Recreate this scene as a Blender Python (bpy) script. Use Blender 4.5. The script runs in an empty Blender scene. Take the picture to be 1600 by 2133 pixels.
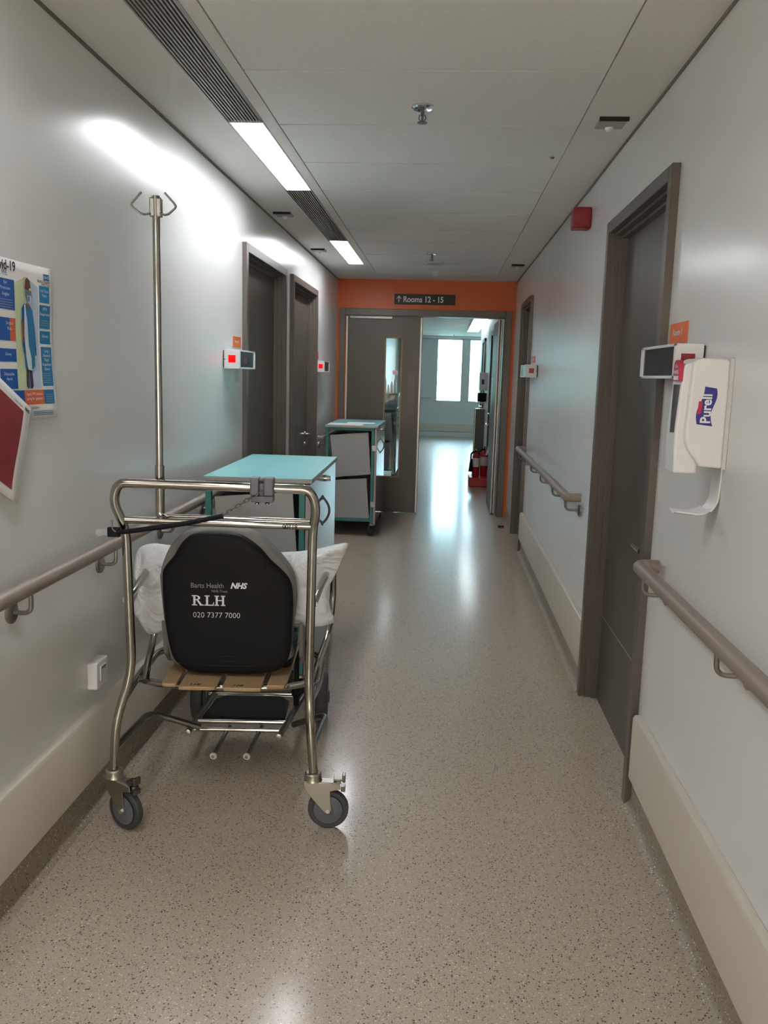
import bpy, math, random
from mathutils import Vector, Matrix, noise
random.seed(7)
S = bpy.context.scene
COL = S.collection
# ------------------------------------------------------------------ camera
VPX, VPY, HS, F = 924.6, 784.3, .0374, 1775.0
dy = Vector((VPX-800, VPY-1066.5, F))
dx = Vector((1, HS, -(dy[0]+HS*dy[1])/F)).normalized()
dy.normalize()
dz = dx.cross(dy)
if dz[1] > 0: dz = -dz
cam_d = bpy.data.cameras.new('camera')
cam = bpy.data.objects.new('camera', cam_d)
COL.objects.link(cam)
right = Vector((dx[0], dy[0], dz[0])); down = Vector((dx[1], dy[1], dz[1])); fwd = Vector((dx[2], dy[2], dz[2]))
M = Matrix.Identity(4)
for i in range(3):
    M[i][0] = right[i]; M[i][1] = -down[i]; M[i][2] = -fwd[i]
M[2][3] = 1.45
cam.matrix_world = M
cam_d.sensor_fit = 'VERTICAL'; cam_d.sensor_height = 24.0
cam_d.lens = 24.0*F/2133.0
cam_d.clip_start = .05; cam_d.clip_end = 300
S.camera = cam
# ------------------------------------------------------------------ world / exposure
S.view_settings.view_transform = 'Standard'
S.view_settings.look = 'None'
S.view_settings.gamma = 1.0
S.view_settings.use_curve_mapping = False
S.view_settings.exposure = 0.88
LAMP = 16.5          # emission of the ceiling lamps
SKY = 11.5          # brightness of the sky beyond the windows
W = bpy.data.worlds.new('sky'); S.world = W; W.use_nodes = True
wn = W.node_tree; wn.nodes.clear()
wo = wn.nodes.new('ShaderNodeOutputWorld'); wb = wn.nodes.new('ShaderNodeBackground')
tc = wn.nodes.new('ShaderNodeTexCoord'); sep = wn.nodes.new('ShaderNodeSeparateXYZ'); rp = wn.nodes.new('ShaderNodeValToRGB')
wn.links.new(tc.outputs['Generated'], sep.inputs[0]); wn.links.new(sep.outputs['Z'], rp.inputs[0])
rp.color_ramp.elements[0].position = 0.0; rp.color_ramp.elements[0].color = (.86, .97, 1.0, 1)
rp.color_ramp.elements[1].position = .6; rp.color_ramp.elements[1].color = (.42, .74, 1.0, 1)
wn.links.new(rp.outputs[0], wb.inputs[0]); wb.inputs[1].default_value = SKY
wn.links.new(wb.outputs[0], wo.inputs[0])

# ------------------------------------------------------------------ materials
MATS = {}
def srgb(r, g, b):
    f = lambda c: (c/255/12.92) if c/255 <= .04045 else ((c/255+.055)/1.055)**2.4
    return (f(r), f(g), f(b), 1)
def mat(name, col, rough=.5, metal=0.0, spec=.5, emit=None, es=0, coat=0, noise_amt=0, noise_scale=30, bump=0, bump_scale=200, rvar=0):
    m = bpy.data.materials.new(name); m.use_nodes = True; MATS[name] = m
    nt = m.node_tree; b = nt.nodes['Principled BSDF']
    c = col if len(col) == 4 else (*col, 1)
    b.inputs['Base Color'].default_value = c
    b.inputs['Roughness'].default_value = rough; b.inputs['Metallic'].default_value = metal
    b.inputs['Specular IOR Level'].default_value = spec
    if coat: b.inputs['Coat Weight'].default_value = coat; b.inputs['Coat Roughness'].default_value = .12
    if emit: b.inputs['Emission Color'].default_value = emit; b.inputs['Emission Strength'].default_value = es
    t = None
    if noise_amt or bump or rvar:
        t = nt.nodes.new('ShaderNodeTexCoord')
    if noise_amt:
        n = nt.nodes.new('ShaderNodeTexNoise'); n.inputs['Scale'].default_value = noise_scale; n.inputs['Detail'].default_value = 3
        nt.links.new(t.outputs['Object'], n.inputs['Vector'])
        r = nt.nodes.new('ShaderNodeValToRGB')
        r.color_ramp.elements[0].position = .3; r.color_ramp.elements[1].position = .7
        r.color_ramp.elements[0].color = tuple(max(0, v*(1-noise_amt)) for v in c[:3])+(1,)
        r.color_ramp.elements[1].color = tuple(min(1, v*(1+noise_amt)) for v in c[:3])+(1,)
        nt.links.new(n.outputs['Fac'], r.inputs[0]); nt.links.new(r.outputs[0], b.inputs['Base Color'])
    if rvar:
        n = nt.nodes.new('ShaderNodeTexNoise'); n.inputs['Scale'].default_value = 3
        nt.links.new(t.outputs['Object'], n.inputs['Vector'])
        mr = nt.nodes.new('ShaderNodeMapRange'); mr.inputs['To Min'].default_value = rough-rvar; mr.inputs['To Max'].default_value = rough+rvar
        nt.links.new(n.outputs['Fac'], mr.inputs['Value']); nt.links.new(mr.outputs[0], b.inputs['Roughness'])
    if bump:
        n = nt.nodes.new('ShaderNodeTexNoise'); n.inputs['Scale'].default_value = bump_scale
        nt.links.new(t.outputs['Object'], n.inputs['Vector'])
        bp = nt.nodes.new('ShaderNodeBump'); bp.inputs['Strength'].default_value = bump; bp.inputs['Distance'].default_value = .001
        nt.links.new(n.outputs['Fac'], bp.inputs['Height']); nt.links.new(bp.outputs[0], b.inputs['Normal'])
    return m
def speckle(name, base, rough, coat):
    """safety vinyl: beige with small dark and cream flakes"""
    m = mat(name, base, rough)
    nt = m.node_tree; b = nt.nodes['Principled BSDF']; t = nt.nodes.new('ShaderNodeTexCoord')
    b.inputs['Specular IOR Level'].default_value = .5
    if coat:
        b.inputs['Coat Weight'].default_value = coat; b.inputs['Coat Roughness'].default_value = .15
    n = nt.nodes.new('ShaderNodeTexNoise'); n.inputs['Scale'].default_value = 260; n.inputs['Detail'].default_value = 2
    nt.links.new(t.outputs['Object'], n.inputs['Vector'])
    r = nt.nodes.new('ShaderNodeValToRGB'); r.color_ramp.elements[0].position = .3; r.color_ramp.elements[1].position = .72
    r.color_ramp.elements[0].color = tuple(v*.80 for v in base[:3])+(1,); r.color_ramp.elements[1].color = tuple(v*1.16 for v in base[:3])+(1,)
    nt.links.new(n.outputs['Fac'], r.inputs[0])
    prev = r.outputs[0]
    wn_ = nt.nodes.new('ShaderNodeTexNoise'); wn_.inputs['Scale'].default_value = 420; nt.links.new(t.outputs['Object'], wn_.inputs['Vector'])
    wv_ = nt.nodes.new('ShaderNodeVectorMath'); wv_.operation = 'MULTIPLY_ADD'
    wv_.inputs[1].default_value = (.0045, .0045, .0045); nt.links.new(wn_.outputs['Color'], wv_.inputs[0]); nt.links.new(t.outputs['Object'], wv_.inputs[2])
    for sc, lo, hi, col, dist in ((160, 0.0, .13, srgb(88, 74, 64), .40), (175, .90, 1.0, srgb(226, 214, 192), .38),
                                  (130, 0.0, .055, srgb(54, 45, 40), .34), (260, .0, .16, srgb(126, 108, 94), .42)):
        mp = nt.nodes.new('ShaderNodeMapping'); mp.inputs['Location'].default_value = (sc*.013, sc*.007, hi)
        mp.inputs['Scale'].default_value = (1, 1, 1)
        nt.links.new(wv_.outputs[0], mp.inputs[0])
        v = nt.nodes.new('ShaderNodeTexVoronoi'); v.inputs['Scale'].default_value = sc
        nt.links.new(mp.outputs[0], v.inputs['Vector'])
        s = nt.nodes.new('ShaderNodeSeparateColor'); nt.links.new(v.outputs['Color'], s.inputs[0])
        a = nt.nodes.new('ShaderNodeMath'); a.operation = 'GREATER_THAN' if lo > 0 else 'LESS_THAN'
        a.inputs[1].default_value = lo if lo > 0 else hi
        nt.links.new(s.outputs[0], a.inputs[0])
        d = nt.nodes.new('ShaderNodeMath'); d.operation = 'LESS_THAN'; d.inputs[1].default_value = dist
        nt.links.new(v.outputs['Distance'], d.inputs[0])
        mu = nt.nodes.new('ShaderNodeMath'); mu.operation = 'MULTIPLY'
        nt.links.new(a.outputs[0], mu.inputs[0]); nt.links.new(d.outputs[0], mu.inputs[1])
        mx = nt.nodes.new('ShaderNodeMix'); mx.data_type = 'RGBA'
        nt.links.new(mu.outputs[0], mx.inputs['Factor']); nt.links.new(prev, mx.inputs['A']); mx.inputs['B'].default_value = col
        prev = mx.outputs['Result']
    nt.links.new(prev, b.inputs['Base Color'])
    return m
FLOOR = speckle('speckled_vinyl', srgb(184, 171, 152), .38, .5)
SKIRT = speckle('skirting_vinyl', srgb(150, 140, 124), .42, 0)
WALL = mat('gloss_wall_paint', srgb(224, 225, 223), .23, spec=.5, bump=.03, bump_scale=140, rvar=.03)
WALL_FAR = mat('far_wall_paint', srgb(206, 211, 211), .4)
CEIL = mat('ceiling_paint', srgb(232, 230, 224), .8)
TILE = mat('ceiling_tile', srgb(238, 238, 235), .75, noise_amt=.03, noise_scale=60)
ORANGE = mat('orange_wall_paint', srgb(216, 92, 22), .38)
ORANGE2 = mat('orange_plate', srgb(226, 108, 42), .4)
FRAME = mat('door_frame_paint', srgb(94, 87, 80), .36)
LEAF = mat('door_leaf_laminate', srgb(80, 74, 66), .36, rvar=.04)
BUMP = mat('bumper_vinyl', srgb(204, 196, 183), .38)
WHITE = mat('white_plastic', srgb(226, 226, 228), .32)
OFFW = mat('off_white_plastic', srgb(206, 206, 204), .45)
RAIL = mat('handrail_vinyl', srgb(140, 127, 116), .42)
BRKT = mat('bracket_steel', srgb(150, 145, 138), .3, metal=.85)
STEEL = mat('polished_steel', srgb(168, 165, 157), .11, metal=1.0, noise_amt=.05, noise_scale=40)
CAST = mat('cast_zinc', srgb(176, 172, 160), .32, metal=.9)
DULL = mat('dark_steel', srgb(120, 118, 112), .28, metal=.95)
BLACK = mat('black_plastic', srgb(17, 18, 20), .6, spec=.22, bump=.15, bump_scale=600)
DARK = mat('black_gap', srgb(18, 18, 18), .7)
RUBBER = mat('grey_rubber', srgb(66, 67, 70), .55)
HUB = mat('grey_wheel_hub', srgb(96, 100, 108), .45)
BRUB = mat('black_rubber', srgb(32, 33, 35), .5)
SHELL = mat('grey_shell', srgb(118, 116, 112), .6)
TEAL_F = mat('teal_enamel', srgb(66, 134, 130), .4)
TEAL_T = mat('teal_laminate', srgb(152, 220, 224), .25, noise_amt=.015, noise_scale=5)
GREYP = mat('grey_laminate', srgb(176, 176, 174), .45)
DOORL = mat('glossy_grey_laminate', srgb(112, 112, 112), .12, spec=.35)
EDGE = mat('laminate_edge', srgb(176, 170, 166), .5)
HINGE = mat('hinge_metal', srgb(190, 192, 190), .35, metal=.7)
CLOTH = mat('white_cotton', srgb(232, 235, 238), .85, noise_amt=.02, noise_scale=15, bump=.3, bump_scale=250)
WOOD = mat('plywood', srgb(172, 142, 106), .5)
REDP = mat('red_plastic', srgb(190, 22, 34), .35)
DRED = mat('dark_red_plastic', srgb(140, 20, 38), .4)
REDLED = mat('red_indicator', srgb(190, 6, 6), .5, spec=.2, emit=(1, .0, .0, 1), es=.45)
PANE = mat('display_glass', srgb(30, 32, 36), .12)
PAPER = mat('paper', srgb(232, 230, 226), .6)
PAPERB = mat('paper_blue_tint', srgb(205, 220, 226), .6)
MAROON = mat('maroon_print', srgb(140, 44, 54), .55, noise_amt=.25, noise_scale=14)
NHSB = mat('print_blue', srgb(0, 84, 164), .5)
TEALB = mat('print_teal_blue', srgb(20, 118, 168), .5)
PORG = mat('print_orange', srgb(214, 100, 58), .5)
PGREEN = mat('print_green', srgb(206, 218, 178), .6)
PSKY = mat('print_pale_blue', srgb(188, 204, 224), .6)
PSKIN = mat('print_skin', srgb(134, 80, 66), .6)
PHAIR = mat('print_hair', srgb(100, 44, 30), .6)
PGREY = mat('print_visor_grey', srgb(104, 116, 132), .6)
PLEG = mat('print_trousers', srgb(58, 54, 72), .6)
PYEL = mat('print_yellow', srgb(222, 198, 120), .6)
PTXT = mat('print_black', srgb(30, 30, 34), .6)
PLOGO = mat('logo_navy', srgb(30, 32, 130), .4)
PPINK = mat('label_magenta', srgb(190, 30, 70), .45)
TXTW = mat('white_print', srgb(226, 230, 234), .5)
TXTG = mat('grey_print', srgb(150, 152, 155), .5)
SIGN = mat('sign_charcoal', srgb(40, 36, 35), .5)
BRASS = mat('wooden_bead', srgb(176, 138, 88), .5)
SEALS = mat('aluminium_edge', srgb(196, 194, 190), .35, metal=.5)
LAMPM = mat('lamp_diffuser', (1, 1, 1, 1), .5, emit=(.95, .97, 1, 1), es=LAMP)
LAMPF = mat('far_lamp_diffuser', (1, 1, 1, 1), .5, emit=(.85, .95, 1, 1), es=4)
SLAT = mat('grille_aluminium', srgb(150, 148, 140), .4, metal=.3)
CHROME = mat('chrome', srgb(220, 220, 222), .1, metal=1.0)
BARM = mat('ceiling_bar', srgb(120, 122, 122), .22, metal=.9)
GAP = mat('shadow_gap', srgb(118, 114, 104), .7)
CLEAR = mat('clear_plastic', srgb(215, 222, 225), .2)
CLEAR.node_tree.nodes['Principled BSDF'].inputs['Transmission Weight'].default_value = .6
GLASS = bpy.data.materials.new('window_glass'); GLASS.use_nodes = True
gn = GLASS.node_tree; gn.nodes.clear()
go = gn.nodes.new('ShaderNodeOutputMaterial'); gt = gn.nodes.new('ShaderNodeBsdfTransparent'); gg = gn.nodes.new('ShaderNodeBsdfGlossy')
gm = gn.nodes.new('ShaderNodeMixShader'); gf = gn.nodes.new('ShaderNodeFresnel'); gf.inputs[0].default_value = 1.4
gt.inputs[0].default_value = (.93, .97, .97, 1); gg.inputs['Roughness'].default_value = .02
gn.links.new(gf.outputs[0], gm.inputs[0]); gn.links.new(gt.outputs[0], gm.inputs[1]); gn.links.new(gg.outputs[0], gm.inputs[2]); gn.links.new(gm.outputs[0], go.inputs[0])

nt = CLOTH.node_tree; b_ = nt.nodes['Principled BSDF']; t_ = nt.nodes.new('ShaderNodeTexCoord')
n_ = nt.nodes.new('ShaderNodeTexNoise'); n_.inputs['Scale'].default_value = 9; n_.inputs['Detail'].default_value = 3; n_.inputs['Distortion'].default_value = 1.6
bp_ = nt.nodes.new('ShaderNodeBump'); bp_.inputs['Strength'].default_value = .9; bp_.inputs['Distance'].default_value = .035
nt.links.new(t_.outputs['Object'], n_.inputs['Vector']); nt.links.new(n_.outputs['Fac'], bp_.inputs['Height']); nt.links.new(bp_.outputs[0], b_.inputs['Normal'])
FILL_TINT = GLASS.copy(); FILL_TINT.name = 'fill_tint_glass'
for n_ in FILL_TINT.node_tree.nodes:
    if n_.type == 'BSDF_TRANSPARENT': n_.inputs[0].default_value = (.78, .66, .57, 1)  # tint chosen to dim and warm the fill light from behind the camera
# ------------------------------------------------------------------ mesh helpers
ORIG = {}
class MB:
    def __init__(s): s.v = []; s.f = []; s.m = []; s.mats = []
    def mi(s, m):
        if m not in s.mats: s.mats.append(m)
        return s.mats.index(m)
    def add(s, vs, fs, m):
        o = len(s.v); k = s.mi(m); s.v += [Vector(p) for p in vs]
        for f in fs: s.f.append([i+o for i in f]); s.m.append(k)
        return s
    def box(s, x0, x1, y0, y1, z0, z1, m, T=None):
        vs = [Vector((x, y, z)) for x in (x0, x1) for y in (y0, y1) for z in (z0, z1)]
        if T: vs = [T @ v for v in vs]
        return s.add(vs, [(0, 1, 3, 2), (4, 6, 7, 5), (0, 4, 5, 1), (2, 3, 7, 6), (0, 2, 6, 4), (1, 5, 7, 3)], m)
    def tube(s, pts, r, m, n=14, closed=False, caps=True, fillet=0, rs=None, squash=None):
        pts = [Vector(p) for p in pts]
        if fillet: pts = fil(pts, fillet, closed)
        N = len(pts); rings = []
        up = None
        for i, p in enumerate(pts):
            a = pts[(i-1) % N] if (i > 0 or closed) else p; b = pts[(i+1) % N] if (i < N-1 or closed) else p
            t = (b-a).normalized()
            if up is None:
                up = t.orthogonal().normalized()
            up = (up - t*up.dot(t))
            up = up.normalized() if up.length > 1e-6 else t.orthogonal().normalized()
            w = t.cross(up); R = rs[i] if rs else r
            rings.append([p+(up*math.cos(2*math.pi*k/n)+w*math.sin(2*math.pi*k/n))*R for k in range(n)])
        vs = [v for q in rings for v in q]; fs = []
        for i in range(N if closed else N-1):
            for k in range(n):
                a = i*n+k; b = i*n+(k+1) % n; c = ((i+1) % N)*n+(k+1) % n; d = ((i+1) % N)*n+k
                fs.append((a, b, c, d))
        if caps and not closed:
            fs.append(tuple(range(n))[::-1]); fs.append(tuple((N-1)*n+k for k in range(n)))
        return s.add(vs, fs, m)
    def lathe(s, prof, c, axis, m, n=28, caps=True):
        """prof: (radius, distance along axis)"""
        axis = Vector(axis).normalized(); u = axis.orthogonal().normalized(); w = axis.cross(u); c = Vector(c)
        vs = []; fs = []
        for r, h in prof:
            for k in range(n):
                a = 2*math.pi*k/n; vs.append(c+axis*h+(u*math.cos(a)+w*math.sin(a))*r)
        for i in range(len(prof)-1):
            for k in range(n):
                fs.append((i*n+k, i*n+(k+1) % n, (i+1)*n+(k+1) % n, (i+1)*n+k))
        if caps:
            fs.append(tuple(range(n))[::-1]); fs.append(tuple((len(prof)-1)*n+k for k in range(n)))
        return s.add(vs, fs, m)
    def prism(s, poly, f0, f1, m):
        """poly 2d points; f0/f1 map a 2d point to the two end faces"""
        n = len(poly); vs = [f0(p) for p in poly]+[f1(p) for p in poly]
        fs = [tuple(range(n))[::-1], tuple(range(n, 2*n))]+[(i, (i+1) % n, n+(i+1) % n, n+i) for i in range(n)]
        return s.add(vs, fs, m)
    def loft(s, loops, m, cap=True):
        n = len(loops[0]); vs = [p for l in loops for p in l]; fs = []
        for i in range(len(loops)-1):
            for k in range(n): fs.append((i*n+k, i*n+(k+1) % n, (i+1)*n+(k+1) % n, (i+1)*n+k))
        if cap: fs.append(tuple(range(n))[::-1]); fs.append(tuple((len(loops)-1)*n+k for k in range(n)))
        return s.add(vs, fs, m)
    def text(s, txt, size, fn, m, shear=0, bold=0, sx=1.0, align='LEFT'):
        cu = bpy.data.curves.new('t', 'FONT'); cu.body = txt; cu.size = size; cu.shear = shear; cu.offset = bold; cu.align_x = align
        cu.resolution_u = 3
        ob = bpy.data.objects.new('t', cu); me = bpy.data.meshes.new_from_object(ob)
        vs = [fn(v.co.x*sx, v.co.y) for v in me.vertices]; fs = [tuple(p.vertices) for p in me.polygons]
        s.add(vs, fs, m)
        bpy.data.objects.remove(ob); bpy.data.curves.remove(cu); bpy.data.meshes.remove(me)
        return s
    def build(s, name, parent=None, bevel=0, smooth=30, kind=None, seg=2, sub=0, origin=None):
        o0 = ORIG.get(parent.name, Vector()) if parent else (Vector(origin) if origin else Vector())
        me = bpy.data.meshes.new(name)
        me.from_pydata([tuple(v-o0) for v in s.v], [], s.f)
        for m in s.mats: me.materials.append(m)
        for p, k in zip(me.polygons, s.m): p.material_index = k
        me.update()
        if smooth:
            me.polygons.foreach_set('use_smooth', [True]*len(me.polygons))
            me.set_sharp_from_angle(angle=math.radians(smooth))
        o = bpy.data.objects.new(name, me); COL.objects.link(o)
        if parent: o.parent = parent; ORIG[o.name] = o0
        else:
            o.location = o0; ORIG[o.name] = o0
        if sub:
            k = o.modifiers.new('sub', 'SUBSURF'); k.levels = sub; k.render_levels = sub
        if bevel:
            b = o.modifiers.new('bevel', 'BEVEL'); b.width = bevel; b.segments = seg; b.limit_method = 'ANGLE'; b.angle_limit = math.radians(40)
        if kind: o['kind'] = kind
        return o
def fil(pts, r, closed=False, n=7):
    out = []; N = len(pts)
    rr = r if isinstance(r, (list, tuple)) else [r]*N
    for i, p in enumerate(pts):
        if not closed and i in (0, N-1): out.append(p); continue
        a = pts[i-1]; b = pts[(i+1) % N]
        u = (a-p); w = (b-p); k = min(rr[i], u.length*.48, w.length*.48)
        if k <= 1e-5: out.append(p); continue
        p0 = p+u.normalized()*k; p1 = p+w.normalized()*k
        for j in range(n+1):
            t = j/n; out.append(p0*(1-t)**2+p*2*t*(1-t)+p1*t*t)
    return out
def smooth_loop(pts, n=4):
    """closed catmull-rom through 2d points"""
    out = []; N = len(pts)
    for i in range(N):
        p0, p1, p2, p3 = [Vector(pts[(i+k) % N]) for k in (-1, 0, 1, 2)]
        for j in range(n):
            t = j/n
            out.append(.5*((2*p1)+(-p0+p2)*t+(2*p0-5*p1+4*p2-p3)*t*t+(-p0+3*p1-3*p2+p3)*t**3))
    return out
def tag(o, label, cat, group=None):
    o['label'] = label; o['category'] = cat
    if group: o['group'] = group
    return o
def thing(name, loc, label=None, cat=None, group=None):
    o = bpy.data.objects.new(name, None); COL.objects.link(o); o.location = loc; o.empty_display_size = .1
    ORIG[o.name] = Vector(loc)
    if label: tag(o, label, cat, group)
    return o
def st(name, mb, **k):
    return mb.build(name, kind='structure', **k)

# ------------------------------------------------------------------ room shell
XL, XR, XF, ZC, YE, YB = -1.12, .705, .678, 2.415, 8.97, -3.6
YF = 21.0            # window wall
m = MB(); m.box(-1.5, 2.2, YB-.1, YF+.1, -.1, 0, FLOOR); st('floor', m, smooth=0)
# left wall with two door openings
A = (4.74, 5.96); B = (6.216, 7.435); C = (2.815, 3.885); D = (7.144, 8.05); ZD = 2.12
m = MB()
for y0, y1 in ((YB, A[0]+.03), (A[1]-.03, B[0]+.03), (B[1]-.03, YE)): m.box(XL-.2, XL, y0, y1, 0, ZC+.1, WALL)
for d in (A, B): m.box(XL-.2, XL, d[0]+.03, d[1]-.03, ZD-.02, ZC+.1, WALL)
st('wall_left', m, smooth=0)
m = MB()
for y0, y1 in ((YB, C[0]+.03), (C[1]-.03, D[0]+.03), (D[1]-.03, YE)): m.box(XR, XR+.2, y0, y1, 0, ZC+.1, WALL)
for d in (C, D): m.box(XR, XR+.2, d[0]+.03, d[1]-.03, ZD-.02, ZC+.1, WALL)
st('wall_right', m, smooth=0)
BX0, BX1, BZ0, BZ1 = -1.0, .6, .5, 2.2      # unseen opening added behind the camera to let in fill light
m = MB(); m.box(XL-.2, BX0, YB-.15, YB, 0, ZC+.1, WALL); m.box(BX1, XR+.2, YB-.15, YB, 0, ZC+.1, WALL); m.box(BX0, BX1, YB-.15, YB, 0, BZ0, WALL); m.box(BX0, BX1, YB-.15, YB, BZ1, ZC+.1, WALL); st('wall_back', m, smooth=0)
o = thing('window_3', ((BX0+BX1)/2, YB-.08, BZ0)); o['kind'] = 'structure'  # added out-of-view window, brightens the foreground with sky light
f = MB()
for x0, x1, z0, z1 in ((BX0, BX0+.04, BZ0, BZ1), (BX1-.04, BX1, BZ0, BZ1), (BX0, BX1, BZ0, BZ0+.04), (BX0, BX1, BZ1-.04, BZ1)): f.box(x0, x1, YB-.11, YB-.05, z0, z1, FRAME)
f.build('window_frame', o, bevel=.003)
g = MB(); g.box(BX0+.03, BX1-.03, YB-.085, YB-.08, BZ0+.03, BZ1-.03, FILL_TINT); g.build('window_pane', o, smooth=0)
m = MB(); m.box(XL-.2, -1.03, YE, YE+.15, 0, ZC+.1, ORANGE); m.box(.606, XR+.2, YE, YE+.15, 0, ZC+.1, ORANGE)
m.box(-1.03, .606, YE, YE+.15, 2.06, ZC+.1, ORANGE); st('wall_end', m, smooth=0)
# corridor beyond
m = MB(); m.box(XL-.2, XL, YE+.15, YF, 0, ZC+.1, WALL_FAR); st('wall_far_left', m, smooth=0)
m = MB(); m.box(XR, XR+.2, YE+.15, 17.0, 0, ZC+.1, WALL_FAR); m.box(XR, 2.2, 17.0, 17.15, 0, ZC+.1, WALL_FAR); m.box(2.0, 2.2, 17.15, YF, 0, ZC+.1, WALL_FAR)
st('wall_far_right', m, smooth=0)
WZ0, WZ1 = .84, 2.36
wins = [(-.19, .45), (.59, 1.23)]
m = MB()
xs = [XL-.2]+[q for w in wins for q in w]+[2.2]
for i in range(0, len(xs), 2): m.box(xs[i], xs[i+1], YF, YF+.2, 0, ZC+.1, WALL_FAR)
for a, b in wins: m.box(a, b, YF, YF+.2, 0, WZ0, WALL_FAR); m.box(a, b, YF, YF+.2, WZ1, ZC+.1, WALL_FAR)
st('wall_window', m, smooth=0)
for i, (a, b) in enumerate(wins):
    o = thing('window_%d' % (i+1), ((a+b)/2, YF+.08, WZ0)); o['kind'] = 'structure'
    f = MB()
    for x0, x1, z0, z1 in ((a, a+.03, WZ0, WZ1), (b-.03, b, WZ0, WZ1), (a, b, WZ0, WZ0+.03), (a, b, WZ1-.03, WZ1)): f.box(x0, x1, YF+.06, YF+.12, z0, z1, OFFW)
    f.build('window_frame', o, bevel=.003)
    g = MB(); g.box(a+.02, b-.02, YF+.085, YF+.095, WZ0+.02, WZ1-.02, GLASS); g.build('window_pane', o, smooth=0)
# ceiling
m = MB()
m.box(XL-.2, -.887, YB, YE, ZC, ZC+.12, CEIL); m.box(-.740, -.69, YB, YE, ZC, ZC+.12, CEIL); m.box(.484, XR+.2, YB, YE, ZC, ZC+.12, CEIL)
m.box(-.887, -.740, YB, YE, ZC+.09, ZC+.12, DARK)
m.box(-.887, -.740, 7.79, YE, ZC, ZC+.09, CEIL)
m.box(-.69, .484, 8.50, YE, ZC, ZC+.12, CEIL)
m.box(-.69, .484, YB, 8.50, ZC+.018, ZC+.12, BARM)
ys = [2.925+.6075*k for k in range(-11, 10)]
for k in range(len(ys)-1): m.box(-.686, .480, ys[k]+.006, ys[k+1]-.006, ZC+.002, ZC+.03, TILE)
m.box(-.686, .480, ys[-1]+.004, 8.497, ZC+.002, ZC+.03, TILE)
st('ceiling', m, smooth=0)
m = MB(); m.box(XL-.2, 2.2, YE+.15, YF+.2, ZC, ZC+.12, CEIL)
for k in range(1, 19): m.box(-.9, .5, YE+.15+.607*k, YE+.157+.607*k, ZC-.001, ZC+.01, BARM)
st('ceiling_far', m, smooth=0)
# shadow gap between wall and ceiling
m = MB(); m.box(XL-.001, XL+.004, YB, YE, ZC-.012, ZC, GAP); st('trim_1', m, smooth=0)
m = MB(); m.box(XR-.004, XR+.001, YB, YE, ZC-.012, ZC, GAP); st('trim_2', m, smooth=0)
# coved skirting
def skirt(name, x, s, y0, y1, h=.11):
    prof = [(0, 0), (.034, 0), (.030, .0025), (.020, .006), (.012, .012), (.006, .022), (.0035, .035), (.003, h), (0, h)]
    mb = MB(); mb.loft([[Vector((x+s*a, y, z)) for a, z in prof] for y in (y0, y1)], SKIRT)
    st(name, mb, smooth=60)
skirt('baseboard_left', XL, 1, YB, A[0]); skirt('baseboard_left_mid', XL, 1, A[1], B[0]); skirt('baseboard_left_far', XL, 1, B[1], YE)
skirt('baseboard_right', XR, -1, YB, C[0]); skirt('baseboard_right_mid', XR, -1, C[1], D[0]); skirt('baseboard_right_far', XR, -1, D[1], YE)
m = MB(); m.box(XL, 2.0, YF-.012, YF, .0, .11, WALL_FAR); m.box(XL, 2.0, YF-.03, YF, .13, .30, BUMP); st('baseboard_window', m, bevel=.003)
# bumper boards
def bumper(name, x, s, y0, y1, z0=.115, z1=.345):
    prof = [(0, z0), (.022, z0), (.028, z0+.008), (.028, z1-.012), (.022, z1-.002), (.016, z1), (0, z1)]
    mb = MB(); mb.loft([[Vector((x+s*a, y, z)) for a, z in prof] for y in (y0, y1)], BUMP)
    st(name, mb, smooth=35, bevel=.002)
bumper('trim_3', XL, 1, YB, A[0]-.03); bumper('trim_4', XL, 1, B[1]+.03, YE-.02)
bumper('trim_5', XR, -1, YB, 2.775); bumper('trim_6', XR, -1, C[1]+.03, D[0]-.03)

# ------------------------------------------------------------------ doors
def wall_door(n, x, s, y0, y1, handle, kick=None):
    """x wall face, s = +1 if the room lies at +x of the wall"""
    z1 = 2.145 if s > 0 else 2.12
    o = thing('door_%d' % n, (x, (y0+y1)/2, 0)); o['kind'] = 'structure'
    f = MB(); w = .048
    fx = x+s*.026
    def bx(a, b, ya, yb, za, zb, mt): f.box(min(a, b), max(a, b), ya, yb, za, zb, mt)
    bx(x-s*.11, fx, y0, y0+w, 0, z1, FRAME); bx(x-s*.11, fx, y1-w, y1, 0, z1, FRAME); bx(x-s*.11, fx, y0+w, y1-w, z1-w, z1, FRAME)
    # stepped reveal
    for k, (d, t) in enumerate(((.000, .012), (.028, .024))):
        bx(x-s*.11, x-s*d, y0+w, y0+w+t, 0, z1-w, FRAME); bx(x-s*.11, x-s*d, y1-w-t, y1-w, 0, z1-w, FRAME); bx(x-s*.11, x-s*d, y0+w, y1-w, z1-w-t, z1-w, FRAME)
    f.build('door_frame', o, bevel=.002)
    l = MB(); lx = x-s*.053
    l.box(min(lx, lx-s*.045), max(lx, lx-s*.045), y0+w+.027, y1-w-.027, .004, z1-w-.027, LEAF)
    if kick: l.box(min(lx+s*.0006, lx), max(lx+s*.0006, lx), y0+w+.03, y1-w-.03, kick, kick+.003, SEALS)
    l.build('door_leaf', o, smooth=0)
    if handle:
        h = MB(); hy, hz, d = handle
        h.lathe([(.026, 0), (.026, .006), (.01, .009), (.009, .045)], (lx, hy, hz), (s, 0, 0), CHROME)
        h.tube([(lx+s*.045, hy, hz), (lx+s*.045, hy+d*.115, hz)], .0095, CHROME)
        h.lathe([(.024, 0), (.024, .006), (.006, .008)], (lx, hy, hz-.085), (s, 0, 0), CHROME)
        h.build('door_handle', o)
    return o
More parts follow.
